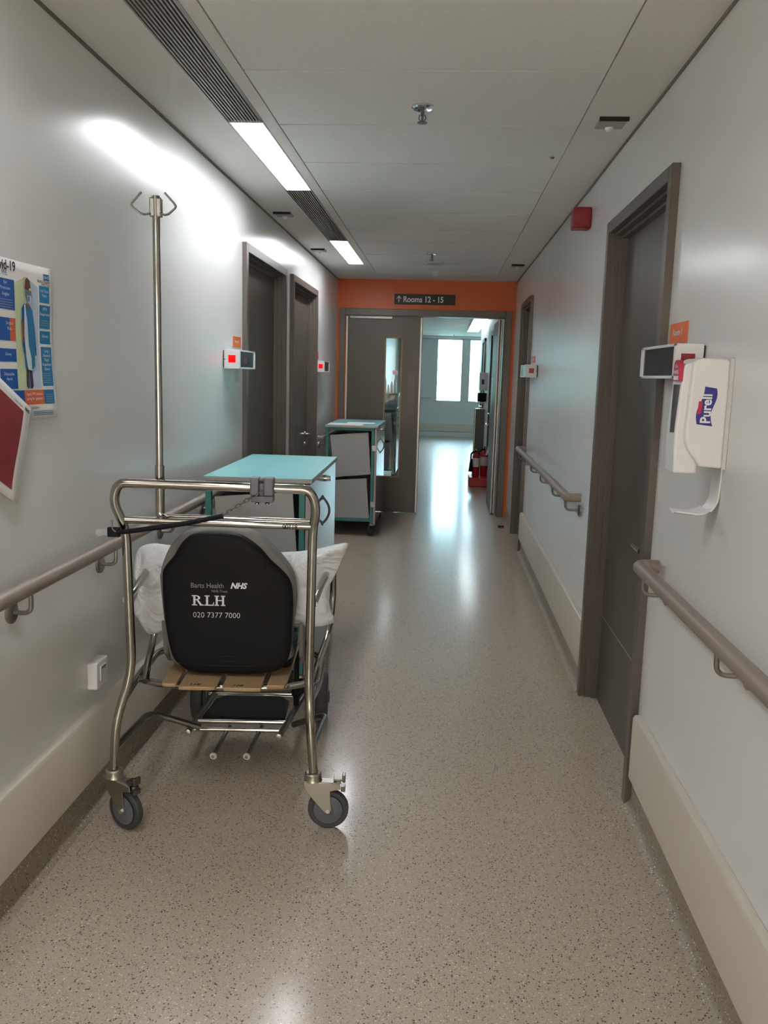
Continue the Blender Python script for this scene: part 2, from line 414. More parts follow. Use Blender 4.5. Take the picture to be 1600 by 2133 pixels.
wall_door(1, XL, 1, *A, None); wall_door(2, XL, 1, *B, (7.28, .93, -1))
wall_door(3, XR, -1, *C, (3.0, .86, 1), .395); wall_door(4, XR, -1, *D, None)
# double door at the end
o = thing('door_5', (-.22, YE, 0)); o['kind'] = 'structure'
f = MB(); fy = YE-.022
for x0, x1, z0, z1 in ((-1.098, -1.036, 0, 2.12), (.606, .672, 0, 2.12), (-1.036, .606, 2.052, 2.12)): f.box(x0, x1, fy, YE+.15, z0, z1, FRAME)
f.build('door_frame', o, bevel=.003)
l = MB()
ya, yb = YE+.02, YE+.064
gx0, gx1, gz0, gz1 = -.622, -.438, .376, 1.84
l.box(-1.01, gx0, ya, yb, .006, 2.045, LEAF); l.box(gx1, -.262, ya, yb, .006, 2.045, LEAF)
l.box(gx0, gx1, ya, yb, .006, gz0, LEAF); l.box(gx0, gx1, ya, yb, gz1, 2.045, LEAF)
l.build('door_leaf', o, smooth=0)
l = MB(); e = .012
l.box(gx0, gx0+e, ya-.006, yb+.006, gz0, gz1, BRASS); l.box(gx1-e, gx1, ya-.006, yb+.006, gz0, gz1, BRASS)
l.box(gx0, gx1, ya-.006, yb+.006, gz0, gz0+e, BRASS); l.box(gx0, gx1, ya-.006, yb+.006, gz1-e, gz1, BRASS)
l.build('vision_panel_bead', o, bevel=.002)
l = MB(); l.box(gx0+.01, gx1-.01, YE+.038, YE+.044, gz0+.01, gz1-.01, GLASS); l.build('vision_panel_glass', o, smooth=0)
l = MB(); l.box(-.262, -.236, ya-.004, yb+.004, .004, 2.045, SEALS); l.build('meeting_edge', o, bevel=.006)
l = MB(); l.box(-1.03, -1.010, ya-.004, yb+.004, .004, 2.045, SEALS); l.build('hinge_edge', o, bevel=.004)
l = MB(); l.box(-.375, -.300, ya-.003, ya, 1.05, 1.46, FRAME); l.build('push_plate', o, bevel=.001)
l = MB(); l.box(-.99, -.55, ya-.03, ya, 2.02, 2.045, DULL); l.build('closer_track', o, bevel=.002)
# opened right leaf
o = thing('door_6', (.58, YE+.5, 0)); o['kind'] = 'structure'
l = MB(); l.box(.548, .590, YE+.16, YE+1.0, .006, 2.045, LEAF); l.build('door_leaf', o, smooth=0)
l = MB(); l.box(.546, .566, YE+.142, YE+.165, .006, 2.045, SEALS); l.build('edge_strip', o, bevel=.006)
l = MB(); l.box(.572, .592, YE+.142, YE+.165, .006, 2.045, SEALS); l.build('edge_strip', o, bevel=.006)
l = MB(); l.box(.547, .5485, YE+.75, YE+.87, 1.05, 1.45, SEALS); l.build('push_plate', o)
l = MB(); l.tube([(.55, YE+.8, .93), (.50, YE+.8, .93), (.50, YE+.68, .93)], .011, CHROME, fillet=.015); l.build('door_handle', o)

# ------------------------------------------------------------------ ceiling fittings
def lamp(y0, y1, label):
    t = thing('ceiling_light', (-.811, (y0+y1)/2, ZC), label, 'ceiling light', 'recessed strip lights in the left ceiling slot')
    h = MB(); h.box(-.885, -.742, y0, y1, ZC+.042, ZC+.08, OFFW)
    h.box(-.885, -.877, y0, y1, ZC-.001, ZC+.042, WHITE); h.box(-.749, -.742, y0, y1, ZC-.001, ZC+.042, WHITE); h.box(-.877, -.749, y0, y0+.004, ZC-.001, ZC+.042, WHITE); h.box(-.877, -.749, y1-.004, y1, ZC-.001, ZC+.042, WHITE); h.build('lamp_housing', t, bevel=.001)
    d = MB(); d.box(-.876, -.750, y0+.006, y1-.006, ZC+.030, ZC+.041, LAMPM); d.build('diffuser', t, smooth=0)
lamp(3.505, 4.74, 'long glowing white strip light, the nearer of two in the left ceiling slot')
lamp(6.475, 7.785, 'farther and smaller-looking glowing strip light in the left ceiling slot, near the orange wall')
lamp(.535, 1.77, 'white strip light in the ceiling slot, out of frame above the camera')
lamp(-2.43, -1.2, 'white strip light in the ceiling slot, out of frame behind the camera')
def grille(y0, y1, label):
    t = thing('air_grille', (-.811, (y0+y1)/2, ZC), label, 'vent', 'linear air grilles in the left ceiling slot')
    f = MB(); f.box(-.887, -.881, y0, y1, ZC-.002, ZC+.03, SLAT); f.box(-.746, -.740, y0, y1, ZC-.002, ZC+.03, SLAT); f.build('grille_frame', t, smooth=0)
    b = MB()
    for k in range(11):
        x = -.874+k*.0124; b.box(x-.0028, x+.0028, y0, y1, ZC-.001, ZC+.026, SLAT)
    b.build('grille_slats', t, smooth=0)
grille(1.775, 3.49, 'long slatted grey air grille at the top left, nearer one beside the tiles')
grille(4.75, 6.465, 'slatted grey air grille between the two glowing strip lights')
grille(-1.19, .52, 'slatted air grille out of frame above the camera')
def sprinkler(x, y, label):
    t = thing('sprinkler', (x, y, ZC), label, 'sprinkler', 'chrome sprinklers in the tiled ceiling')
    a = MB(); a.lathe([(.041, .002), (.041, -.004), (.034, -.009), (.022, -.010), (.018, -.004)], (x, y, ZC), (0, 0, 1), CHROME); a.build('escutcheon', t)
    a = MB(); a.lathe([(.007, 0), (.007, -.03), (.004, -.034), (.004, -.052)], (x, y, ZC), (0, 0, 1), DULL)
    a.tube([(x-.010, y, ZC-.028), (x-.013, y, ZC-.042), (x, y, ZC-.054)], .002, DULL, n=8); a.tube([(x+.010, y, ZC-.028), (x+.013, y, ZC-.042), (x, y, ZC-.054)], .002, DULL, n=8)
    a.build('sprinkler_head', t)
    a = MB(); a.lathe([(.018, -.054), (.018, -.056)], (x, y, ZC), (0, 0, 1), DULL); a.build('deflector', t)
sprinkler(-.113, 3.29, 'large chrome sprinkler head hanging from the near white ceiling tiles')
sprinkler(-.13, 7.04, 'small-looking far sprinkler head hanging near the end of the tiled ceiling')
def csens(x, y, label):
    t = thing('ceiling_sensor', (x, y, ZC), label, 'sensor', 'small grey plates on the plain ceiling margins')
    a = MB(); a.box(x-.052, x+.052, y+.004, y+.12, ZC-.010, ZC+.001, EDGE); a.build('cover_plate', t, bevel=.004)
    a = MB(); a.box(x-.054, x+.054, y-.010, y+.004, ZC-.013, ZC+.001, DARK); a.build('slot', t)
    a = MB(); a.lathe([(.016, 0), (.014, -.010), (.007, -.017)], (x, y+.10, ZC-.009), (0, 0, 1), WHITE); a.build('sensor_dome', t)
csens(.595, 3.40, 'grey ceiling plate with a dark slot on the right margin, nearest the camera')
csens(.599, 7.6, 'small grey ceiling plate on the right margin close to the orange wall')
csens(-1.023, 5.37, 'grey ceiling plate on the left margin beside the nearer strip light end')
csens(-1.025, 6.88, 'grey ceiling plate on the left margin just before the farther strip light')
t = thing('smoke_detector', (-.108, 8.2, ZC), 'white domed detector on the ceiling just before the orange wall', 'detector')
a = MB(); a.lathe([(.055, 0), (.055, -.012), (.045, -.02), (.034, -.022)], (-.108, 8.2, ZC), (0, 0, 1), WHITE); a.build('detector_base', t)
a = MB(); a.lathe([(.034, -.02), (.032, -.042), (.018, -.05), (.004, -.052)], (-.108, 8.2, ZC), (0, 0, 1), WHITE); a.build('detector_dome', t)
t = thing('ceiling_speaker', (-.109, 7.6, ZC), 'flat grey round plate on the ceiling behind the far sprinkler', 'ceiling plate')
a = MB(); a.lathe([(.085, 0), (.085, -.008), (.075, -.012)], (-.109, 7.6, ZC), (0, 0, 1), OFFW); a.build('rim', t)
a = MB(); a.lathe([(.07, -.011), (.07, -.0125)], (-.109, 7.6, ZC), (0, 0, 1), GREYP); a.build('speaker_mesh', t)
a = MB(); a.lathe([(.010, 0), (.008, -.006), (.003, -.008)], (.44, 3.99, ZC), (0, 0, 1), DULL); tag(a.build('ceiling_button', origin=(.44, 3.99, ZC)), 'tiny dark stud on the right edge of the ceiling tiles', 'ceiling stud')
# lamps of the corridor beyond the double doors
for y0_, w_ in ((9.6, 'nearer'), (12.6, 'farther')):
    t = thing('ceiling_light', (-.811, y0_+.62, ZC), 'strip light above the hidden left side of the corridor beyond the doors', 'ceiling light', 'hidden strip lights beyond the doors')
    d = MB(); d.box(-.882, -.744, y0_, y0_+1.24, ZC-.012, ZC, OFFW); d.build('lamp_housing', t)
    d = MB(); d.box(-.876, -.750, y0_+.006, y0_+1.234, ZC-.014, ZC-.012, LAMPF); d.build('diffuser', t, smooth=0)
# far lamp
t = thing('ceiling_light', (.60, 16.2, ZC), 'bright lamp panel on the ceiling beyond the double doors', 'ceiling light')
a = MB(); a.box(.45, .70, 14.3, 18.4, ZC-.02, ZC, OFFW); a.build('lamp_housing', t)
a = MB(); a.box(.46, .69, 14.35, 18.35, ZC-.024, ZC-.02, LAMPF); a.build('diffuser', t, smooth=0)
t = thing('curtain_track', (.2, 20.2, ZC-.06), 'thin pale track across the far ceiling before the windows', 'track')
a = MB(); a.box(XL+.02, 1.9, 20.18, 20.21, ZC-.08, ZC-.05, WHITE); a.build('track_bar', t)
for x in (-.9, .2, 1.3):
    a = MB(); a.box(x-.01, x+.01, 20.185, 20.205, ZC-.05, ZC, WHITE); a.build('hanger', t)
a = MB(); a.box(-1.06, -.30, 20.9, 20.97, .93, 2.33, WALL_FAR)
tag(a.build('roller_blind_panel', origin=(-.7, 20.93, .93), bevel=.01), 'pale grey-blue flat panel on the far wall left of the bright window', 'panel')

# ------------------------------------------------------------------ handrails
def handrail(x, s, z, y0, y1, brackets, label, ret0=False, ret1=False):
    """x rail axis, wall at x - s*(offset)"""
    wx = XL if s > 0 else XR
    t = thing('handrail', (x, (y0+y1)/2, z), label, 'handrail', 'brown wall handrails')
    pts = []
    if ret0: pts.append((wx+s*.012, y0, z))
    pts += [(x, y0, z), (x, y1, z)]
    if ret1: pts.append((wx+s*.012, y1, z))
    a = MB(); a.tube(pts, .0215, RAIL, n=20, fillet=.035); a.build('rail', t)
    for y in brackets:
        b = MB(); b.tube([(x, y, z-.015), (x, y, z-.072), (wx+s*.01, y, z-.072)], .0062, BRKT, fillet=.028, n=10); br = b.build('bracket', t)
        b = MB(); b.lathe([(.030, 0), (.030, .007), (.022, .011)], (wx, y, z-.072), (s, 0, 0), BRKT); b.build('wall_rose', br)
handrail(-1.062, 1, .876, -2.0, 4.60, (-.6, .2, .9, 1.5, 2.11, 2.70, 3.31, 3.92, 4.45), 'long brown handrail on the left wall passing behind the wheelchair', ret1=True)
handrail(-1.062, 1, .876, 7.60, 8.85, (7.75, 8.3, 8.75), 'short brown handrail end on the left wall beside the far teal trolley', ret0=True)
handrail(.63, -1, .880, -2.0, 2.66, (-.6, .2, .7, 1.25, 1.87, 2.58), 'brown handrail on the right wall below the sanitiser dispenser', ret1=True)
handrail(.63, -1, .880, 4.20, 7.09, (4.27, 4.79, 5.38, 5.98, 6.5, 6.95), 'brown handrail on the right wall between the two right-hand doors', ret0=True, ret1=True)

# ------------------------------------------------------------------ wall display boxes and room plates
def dispbox(wx, s, y, d, L, label, lit, side_text=False):
    t = thing('call_display_box', (wx+s*d/2, y+L/2, 1.505), label, 'display', 'white call display boxes beside the doors')
    X = lambda q: wx+s*q
    def bx(mb, a, b, *r): mb.box(min(X(a), X(b)), max(X(a), X(b)), *r)
    c = MB(); z0, z1 = 1.461, 1.556
    bx(c, .006, d-.004, y, y+L, z0, z1, WHITE)
    for r in ((y, y+.018, z0, z1), (y+L-.03, y+L, z0, z1), (y, y+L, z0, z0+.008), (y, y+L, z1-.008, z1)): bx(c, d-.005, d, *r, WHITE)
    c.build('case', t, bevel=.0015)
    c = MB(); bx(c, d-.0045, d-.0035, y+.018, y+L-.03, z0+.008, z1-.008, PANE); c.build('display_window', t)
    if side_text and lit:
        c = MB(); c.text('15', .045, lambda u, v: Vector((X(d-.003), y+.1+u*1.6, 1.49+v)), DRED, bold=.002); c.build('display_digits', t)
    c = MB(); bx(c, .029, .066, y-.0025, y, 1.492, 1.529, REDLED if lit else DRED); c.build('indicator', t, bevel=.001)
    c = MB(); c.lathe([(.003, 0), (.003, .002)], (X(.010), y, 1.508), (0, -1, 0), DULL, n=10); c.build('screw', t)
    c = MB(); bx(c, 0, .006, y+.01, y+L-.01, z0+.004, z1-.004, DARK); c.build('back_gasket', t)
dispbox(XL, 1, 4.317, .088, .36, 'white box with glowing red square beside the first left door', True, True)
dispbox(XL, 1, 7.471, .080, .35, 'white box with glowing red square beside the second left door', True)
dispbox(XR, -1, 2.397, .082, .408, 'white box with large dark display beside the nearest right door, behind the dispenser', False)
dispbox(XR, -1, 6.574, .089, .448, 'white box with unlit dark square beside the far right door', False)
dispbox(XL, 1, 19.0, .088, .36, 'tiny white box with red square seen through the narrow door glass', True)
def plate(wx, s, y0, y1, z0, z1, txt, label):
    t = thing('room_plate', (wx, (y0+y1)/2, (z0+z1)/2), label, 'room sign', 'orange room number plates')
    c = MB(); c.box(min(wx, wx+s*.004), max(wx, wx+s*.004), y0, y1, z0, z1, ORANGE2); c.build('plate', t, bevel=.001)
    c = MB()
    if s > 0: fn = lambda u, v: Vector((wx+.0045, y0+.028+u, (z0+z1)/2-.008+v))
    else: fn = lambda u, v: Vector((wx-.0045, y1-.036-u, (z0+z1)/2-.006+v))
    c.text(txt, .026, fn, TXTW, bold=.0006, sx=1.25); c.build('lettering', t)
plate(XL, 1, 4.526, 4.690, 1.578, 1.632, 'Room 5', 'orange room plate above the lit box at the first left door')
plate(XL, 1, 7.50, 7.66, 1.578, 1.632, 'Room 6', 'orange room plate above the lit box at the second left door')
plate(XR, -1, 2.589, 2.776, 1.567, 1.630, 'Room 1', 'orange room plate above the dark display at the nearest right door')
plate(XR, -1, 6.80, 6.98, 1.575, 1.63, 'Room 2', 'small orange room plate above the box at the far right door')
# red sounder
t = thing('fire_sounder', (.66, 4.52, 2.25), 'dark red square alarm sounder high on the right wall', 'alarm')
c = MB(); c.box(.615, XR, 4.475, 4.575, 2.20, 2.302, DRED); c.build('sounder_body', t, bevel=.008)
c = MB(); c.box(.63, .69, 4.470, 4.476, 2.215, 2.287, DRED); c.build('sounder_grille', t, bevel=.002)
# hanging sign on orange wall
t = thing('direction_sign', (-.225, YE-.01, 2.22), 'dark sign reading Rooms 12 - 15 on the orange wall above the doors', 'sign')
Tr = Matrix.Translation((-.223, YE, 2.222)) @ Matrix.Rotation(0, 4, 'Y')
c = MB(); c.box(-.312, .312, -.014, 0, -.052, .052, SIGN, Tr); c.build('sign_board', t, bevel=.002)
c = MB(); c.text('Rooms 12 - 15', .082, lambda u, v: Tr @ Vector((-.222+u, -.0150, -.028+v)), TXTW, sx=.84, bold=.002); c.build('lettering', t)
c = MB()
c.tube([Tr @ Vector((-.265, -.015, -.030)), Tr @ Vector((-.265, -.015, .026))], .0045, TXTW, n=6)
c.tube([Tr @ Vector((-.288, -.015, .003)), Tr @ Vector((-.265, -.015, .030)), Tr @ Vector((-.242, -.015, .003))], .0045, TXTW, n=6)
c.build('arrow_symbol', t)
# socket on left wall
t = thing('wall_socket', (XL, 2.62, .46), 'white fused switch box low on the left wall beside the wheelchair', 'socket')
c = MB(); c.box(XL, XL+.034, 2.575, 2.668, .412, .502, WHITE); c.build('socket_box', t, bevel=.004)
c = MB(); c.box(XL+.034, XL+.038, 2.60, 2.645, .435, .485, OFFW); c.build('switch_plate', t, bevel=.002)
c = MB(); c.box(XL+.038, XL+.039, 2.607, 2.64, .476, .480, DRED); c.build('red_mark', t)

# ------------------------------------------------------------------ posters
def poster_map(dw):
    def f(s_, q, off=0):
        y = 2.088+.297*s_; z = 1.717-.411*q
        x = XL+.003+dw*max(0, s_-.5)**2*2.2+.006*max(0, q-.75)*4*(s_) + .002*math.sin(q*9)*s_ + off
        y -= .010*(1-math.cos(q*math.pi*1.3))*.25*s_ if q < .5 else 0
        return Vector((x, y, z))
    return f
t = thing('poster', (XL, 2.24, 1.31), 'white poster with blue boxes and a gowned figure taped high on the left wall', 'poster')
pm = poster_map(.018)
def sheet(f, m_, off=0, nu=12, nv=16, a=0, b=1, c=0, d=1):
    mb = MB(); patch(mb, f, m_, off, a, b, c, d, nu, nv); return mb
def patch(mb, f, m_, off, a, b, c, d, nu=6, nv=6):
    vs = [f(a+(b-a)*i/nu, c+(d-c)*j/nv, off) for j in range(nv+1) for i in range(nu+1)]
    fs = [(j*(nu+1)+i, (j+1)*(nu+1)+i, (j+1)*(nu+1)+i+1, j*(nu+1)+i+1) for j in range(nv) for i in range(nu)]
    mb.add(vs, fs, m_)
o = sheet(pm, PAPER).build('paper_sheet', t); k = o.modifiers.new('t', 'SOLIDIFY'); k.thickness = .0004; k.offset = -1
p = MB()
patch(p, pm, PGREEN, .0006, .36, .565, .14, .80); patch(p, pm, PSKY, .0006, .565, .77, .14, .80)
p.add([pm(.36, .14, .0006), pm(.565, .14, .0006), pm(.565, .085, .0006)], [(0, 1, 2)], PGREEN); p.add([pm(.565, .14, .0006), pm(.77, .14, .0006), pm(.565, .085, .0006)], [(0, 1, 2)], PSKY)
for a, b, c, d, mm in ((.03, .355, .125, .31, NHSB), (.03, .26, .36, .50, NHSB), (.26, .36, .36, .50, PORG), (.06, .355, .55, .63, NHSB), (.06, .355, .675, .80, NHSB),
                       (.79, .955, .125, .235, TEALB), (.79, .965, .25, .405, TEALB), (.795, .97, .42, .505, TEALB), (.80, .975, .525, .785, TEALB),
                       (.06, .46, .81, .905, NHSB), (.46, .80, .81, .905, PORG), (.80, .965, .81, .905, TEALB), (.87, .965, .045, .085, NHSB)):
    patch(p, pm, mm, .0010, a, b, c, d)
def pt(txt, s_, q, size, mm, al='CENTER', bold=.0):
    p.text(txt, size, lambda u, v: pm(s_+u/.297, q-v/.411, .0014), mm, align=al, bold=bold)
pt('Covid-19', .39, .070, .034, PTXT, 'RIGHT', .0008); pt('the right PPE', .24, .105, .018, NHSB, 'RIGHT')
pt('NHS', .917, .077, .014, TXTW); pt('Barts Health', .97, .105, .012, PTXT, 'RIGHT'); pt('NHS Trust', .97, .12, .009, PTXT, 'RIGHT')
for a, q, w in ((.20, .155, 'Eye'), (.20, .19, 'Protection'), (.20, .225, 'Goggles'), (.25, .40, 'Surgical'), (.25, .435, 'Mask'), (.21, .592, 'Gloves'), (.21, .715, 'Disposable'), (.21, .745, 'Apron'),
                (.872, .165, 'Full Face'), (.872, .195, 'Visor'), (.878, .285, 'FFP3'), (.878, .318, 'Respirator'), (.882, .462, 'Gloves'), (.888, .56, 'Long'), (.888, .59, 'Sleeved'), (.888, .62, 'Fluid'), (.888, .65, 'Repellent'), (.888, .68, 'Gown'),
                (.63, .845, 'Apply PPE before'), (.63, .875, 'caring for patients')):
    pt(w, a, q, .0115, TXTW)
for q in (.25, .265, .28, .295): patch(p, pm, TXTG, .0013, .08, .31, q, q+.004)
for q in (.35, .365, .38, .70, .715, .73, .745, .76): patch(p, pm, TXTG, .0013, .81, .94, q, q+.004)
for q in (.84, .855, .87, .885): patch(p, pm, TXTG, .0013, .83, .94, q, q+.005)
pt('For guidance', .60, .935, .012, PTXT)
for q in (.95, .962, .974): patch(p, pm, TEALB, .0013, .60, .93, q, q+.004)
def poly(pts, mm, off): p.add([pm(a, b, off) for a, b in pts], [tuple(range(len(pts)))], mm)
poly([(.54, .80), (.505, .785), (.52, .66), (.565, .66), (.562, .79)], PLEG, 0.0018); poly([(.575, .80), (.572, .66), (.62, .66), (.63, .785), (.61, .80)], PLEG, 0.0018)
poly([(.46, .29), (.50, .26), (.60, .26), (.655, .30), (.665, .50), (.67, .655), (.60, .685), (.50, .67), (.475, .50)], TEALB, 0.0036)
poly([(.455, .29), (.49, .265), (.50, .40), (.455, .37)], NHSB, 0.0045); poly([(.445, .37), (.49, .37), (.485, .50), (.455, .50)], PSKIN, 0.0045); poly([(.45, .50), (.49, .50), (.50, .57), (.475, .575)], NHSB, 0.0045)
poly([(.65, .31), (.69, .42), (.70, .53), (.665, .53), (.64, .42)], TEALB, 0.0045); poly([(.665, .53), (.70, .53), (.70, .585), (.675, .585)], NHSB, 0.0045)
poly([(.495, .265), (.515, .265), (.53, .33), (.545, .35), (.56, .52), (.60, .60), (.60, .685), (.53, .675), (.505, .60), (.49, .45)], PAPERB, 0.0054)
poly([(.53, .27), (.53, .255), (.58, .255), (.59, .275), (.555, .29)], PSKIN, 0.0063)
poly([(.505, .16), (.52, .11), (.555, .092), (.60, .11), (.615, .16), (.60, .21), (.53, .21)], PHAIR, 0.0063)
poly([(.505, .17), (.61, .17), (.625, .215), (.60, .235), (.53, .235), (.505, .21)], PGREY, 0.0072); poly([(.57, .158), (.615, .158), (.615, .172), (.57, .172)], PYEL, 0.0081)
poly([(.535, .205), (.61, .205), (.605, .25), (.555, .25)], PSKY, 0.0081); poly([(.545, .21), (.57, .21), (.57, .24), (.55, .24)], TEALB, 0.0090)
p.build('printed_picture', t, smooth=0)
# maroon poster, hanging askew
t = thing('poster', (XL, 2.05, 1.1), 'maroon poster with white border hanging askew at the left edge, below the figure poster', 'poster')
TR_, BR_, TL_, BL_ = Vector((2.227, 1.337)), Vector((2.137, 1.09)), Vector((1.955, 1.489)), Vector((1.868, 1.236))
def rm(s_, q, off=0):
    a = TL_.lerp(TR_, s_); b = BL_.lerp(BR_, s_); c_ = a.lerp(b, q)
    return Vector((XL+.010+.010*s_*(1-q)+.012*s_*q*q+.004*math.sin(q*5)+off, c_.x-.006*math.sin(q*math.pi)*s_, c_.y))
o = sheet(rm, PAPER).build('paper_sheet', t); k = o.modifiers.new('t', 'SOLIDIFY'); k.thickness = .0004; k.offset = -1
p = MB(); patch(p, rm, MAROON, .0010, .05, .885, .10, .90, 10, 10)
p.text('NHS', .012, lambda u, v: rm(.90+u/.31, .075-v/.26, .0012), PTXT, bold=.0005)
p.text('Barts Health', .008, lambda u, v: rm(.73+u/.31, .075-v/.26, .0012), PTXT)
p.build('printed_picture', t)

# ------------------------------------------------------------------ sanitiser dispenser
t = thing('sanitiser_dispenser', (.69, 2.2, 1.25), 'white hand sanitiser dispenser with drip tray on the right wall', 'dispenser')
y0, y1 = 2.150, 2.275
def zx(pts, ya, yb, mm, mb=None):
    mb = mb or MB(); mb.prism(pts, lambda q: Vector((q[0], ya, q[1])), lambda q: Vector((q[0], yb, q[1])), mm); return mb
body = fil([Vector(q) for q in ((XR-.012, 1.243), (XR-.012, 1.510), (.607, 1.512), (.598, 1.300), (.640, 1.246))], [0, .014, .024, .09, .03])
zx([(v.x, v.y) for v in body], y0, y1, WHITE).build('dispenser_cover', t, bevel=.005, seg=3)
a = MB(); a.box(XR-.012, XR, y0+.004, y1-.004, 1.240, 1.513, OFFW); a.build('back_plate', t, bevel=.002)
fr = fil([Vector(q) for q in ((.640, 1.225), (.640, 1.5), (.588, 1.5), (.579, 1.32), (.583, 1.225))], [0, .0, .02, .05, .004])
zx([(v.x, v.y) for v in fr], y0+.022, y1-.018, WHITE).build('nozzle_cover', t, bevel=.006, seg=3)
a = MB(); T = Matrix.Translation((.5815, 0, 0))
a.tube([(.586, 2.195, 1.327), (.5865, 2.195, 1.446)], .0135, RUBBER, n=16); a.build('sight_window', t)
lb = fil([Vector(q) for q in ((2.172, 1.454), (2.172, 1.506), (2.225, 1.506), (2.225, 1.454))], [.003, .020, .020, .003])
a = MB(); lx = .578
a.prism([(v.x, v.y) for v in lb], lambda q: Vector((lx+.010, q[0], q[1])), lambda q: Vector((lx, q[0], q[1])), PPINK)
fn = lambda yy, zz: (lambda u, v: Vector((lx-.0006, yy-u, zz+v)))
a.text('Clean', .012, fn(2.213, 1.487), TXTW); a.text('HANDS', .013, fn(2.221, 1.472), TXTW, bold=.0004)
a.box(lx-.0005, lx, 2.178, 2.219, 1.457, 1.467, TXTW); a.build('hygiene_label', t)
# logo on the side facing down the corridor
a = MB(); yy = y0-.0012
def LG(u, v): return Vector((.6215+v, yy, 1.347+u))     # u runs upward, v to the right
flag = []
for k in range(13):
    q = k/12; flag.append((q*.092, .002+.006*math.sin(q*math.pi*1.8)))
for k in range(13):
    q = 1-k/12; flag.append((q*.092+.004, .040+.004*math.sin(q*math.pi*1.9)-.012*q*q))
a.add([LG(u, -v+.042) for u, v in flag], [tuple(range(len(flag)))], PLOGO)
yy = y0-.0018
a.add([LG(u, v) for u, v in ((.028, .001), (.060, .003), (.060, .012), (.030, .010))], [(0, 1, 2, 3)], PPINK)
yy = y0-.0022
a.text('Purell', .034, lambda u, v: LG(.006+u*.92, .033-v), TXTW, bold=.0009)
a.build('logo', t, smooth=0)
sp = [Vector((XR-.002, 1.262)), Vector((XR-.006, 1.150)), Vector((.668, 1.116)), Vector((.600, 1.122))]
sp = fil(sp, [0, .05, .04, 0], n=8)
a = MB(); loops = []
for i, v in enumerate(sp):
    d = (sp[min(i+1, len(sp)-1)]-sp[max(i-1, 0)]).normalized(); nrm = Vector((-d.y, d.x)); th = .004
    q = i/(len(sp)-1); hw = .036 if q < .5 else .036+.006*math.sin((q-.5)*2*math.pi)
    if q > .9: hw = .030
    loops.append([Vector((v.x+nrm.x*e*th, 2.213+w*hw, v.y+nrm.y*e*th+(.007*abs(w) if q > .55 else 0))) for w, e in ((-1, 0), (-1, 1), (0, 1), (1, 1), (1, 0), (0, 0))])
a.loft(loops, WHITE); a.build('drip_tray', t, bevel=.001)

# ------------------------------------------------------------------ wheels and casters
def wheel(parent, c, axis, r, w, tyre, hub, nm='wheel'):
    a = MB(); e = w/2
    a.lathe([(r*.70, -e*.8), (r*.86, -e), (r*.95, -e*.9), (r, -e*.5), (r, e*.5), (r*.95, e*.9), (r*.86, e), (r*.70, e*.8)], c, axis, tyre, n=40, caps=True)
    o = a.build(nm, parent)
    h = MB(); h.lathe([(r*.74, -e*1.02), (r*.74, e*1.02)], c, axis, DARK, n=40)
    h.lathe([(r*.68, -e*1.10), (r*.715, -e*1.05), (r*.715, e*1.05), (r*.68, e*1.10)], c, axis, hub, n=40)
    h.lathe([(r*.24, -e*1.35), (r*.24, e*1.35)], c, axis, hub, n=20)
    h.build('hub', o)
    return o
def small_caster(parent, x, y, ztop, r, ang):
    """trolley caster: plate, fork, wheel"""
    ca, sa = math.cos(ang), math.sin(ang); tx, ty = x+ca*.022, y+sa*.022
    g = MB(); g.box(x-.03, x+.03, y-.03, y+.03, ztop-.004, ztop, DULL); g.lathe([(.022, 0), (.02, .014)], (x, y, ztop-.018), (0, 0, 1), CAST, n=16)
    T = Matrix.Translation((x, y, 0)) @ Matrix.Rotation(ang, 4, 'Z')
    for e in (-1, 1):
        g.prism([(-.018, ztop-.018), (.022, ztop-.018), (.034, r), (.022, r-.012), (.012, r)], lambda q: T @ Vector((q[0], e*.018, q[1])), lambda q: T @ Vector((q[0], e*.021, q[1])), CAST)
    o = g.build('caster', parent, bevel=.001)
    wheel(o, (tx, ty, r), (-sa, ca, 0), r, .028, BRUB, RUBBER)

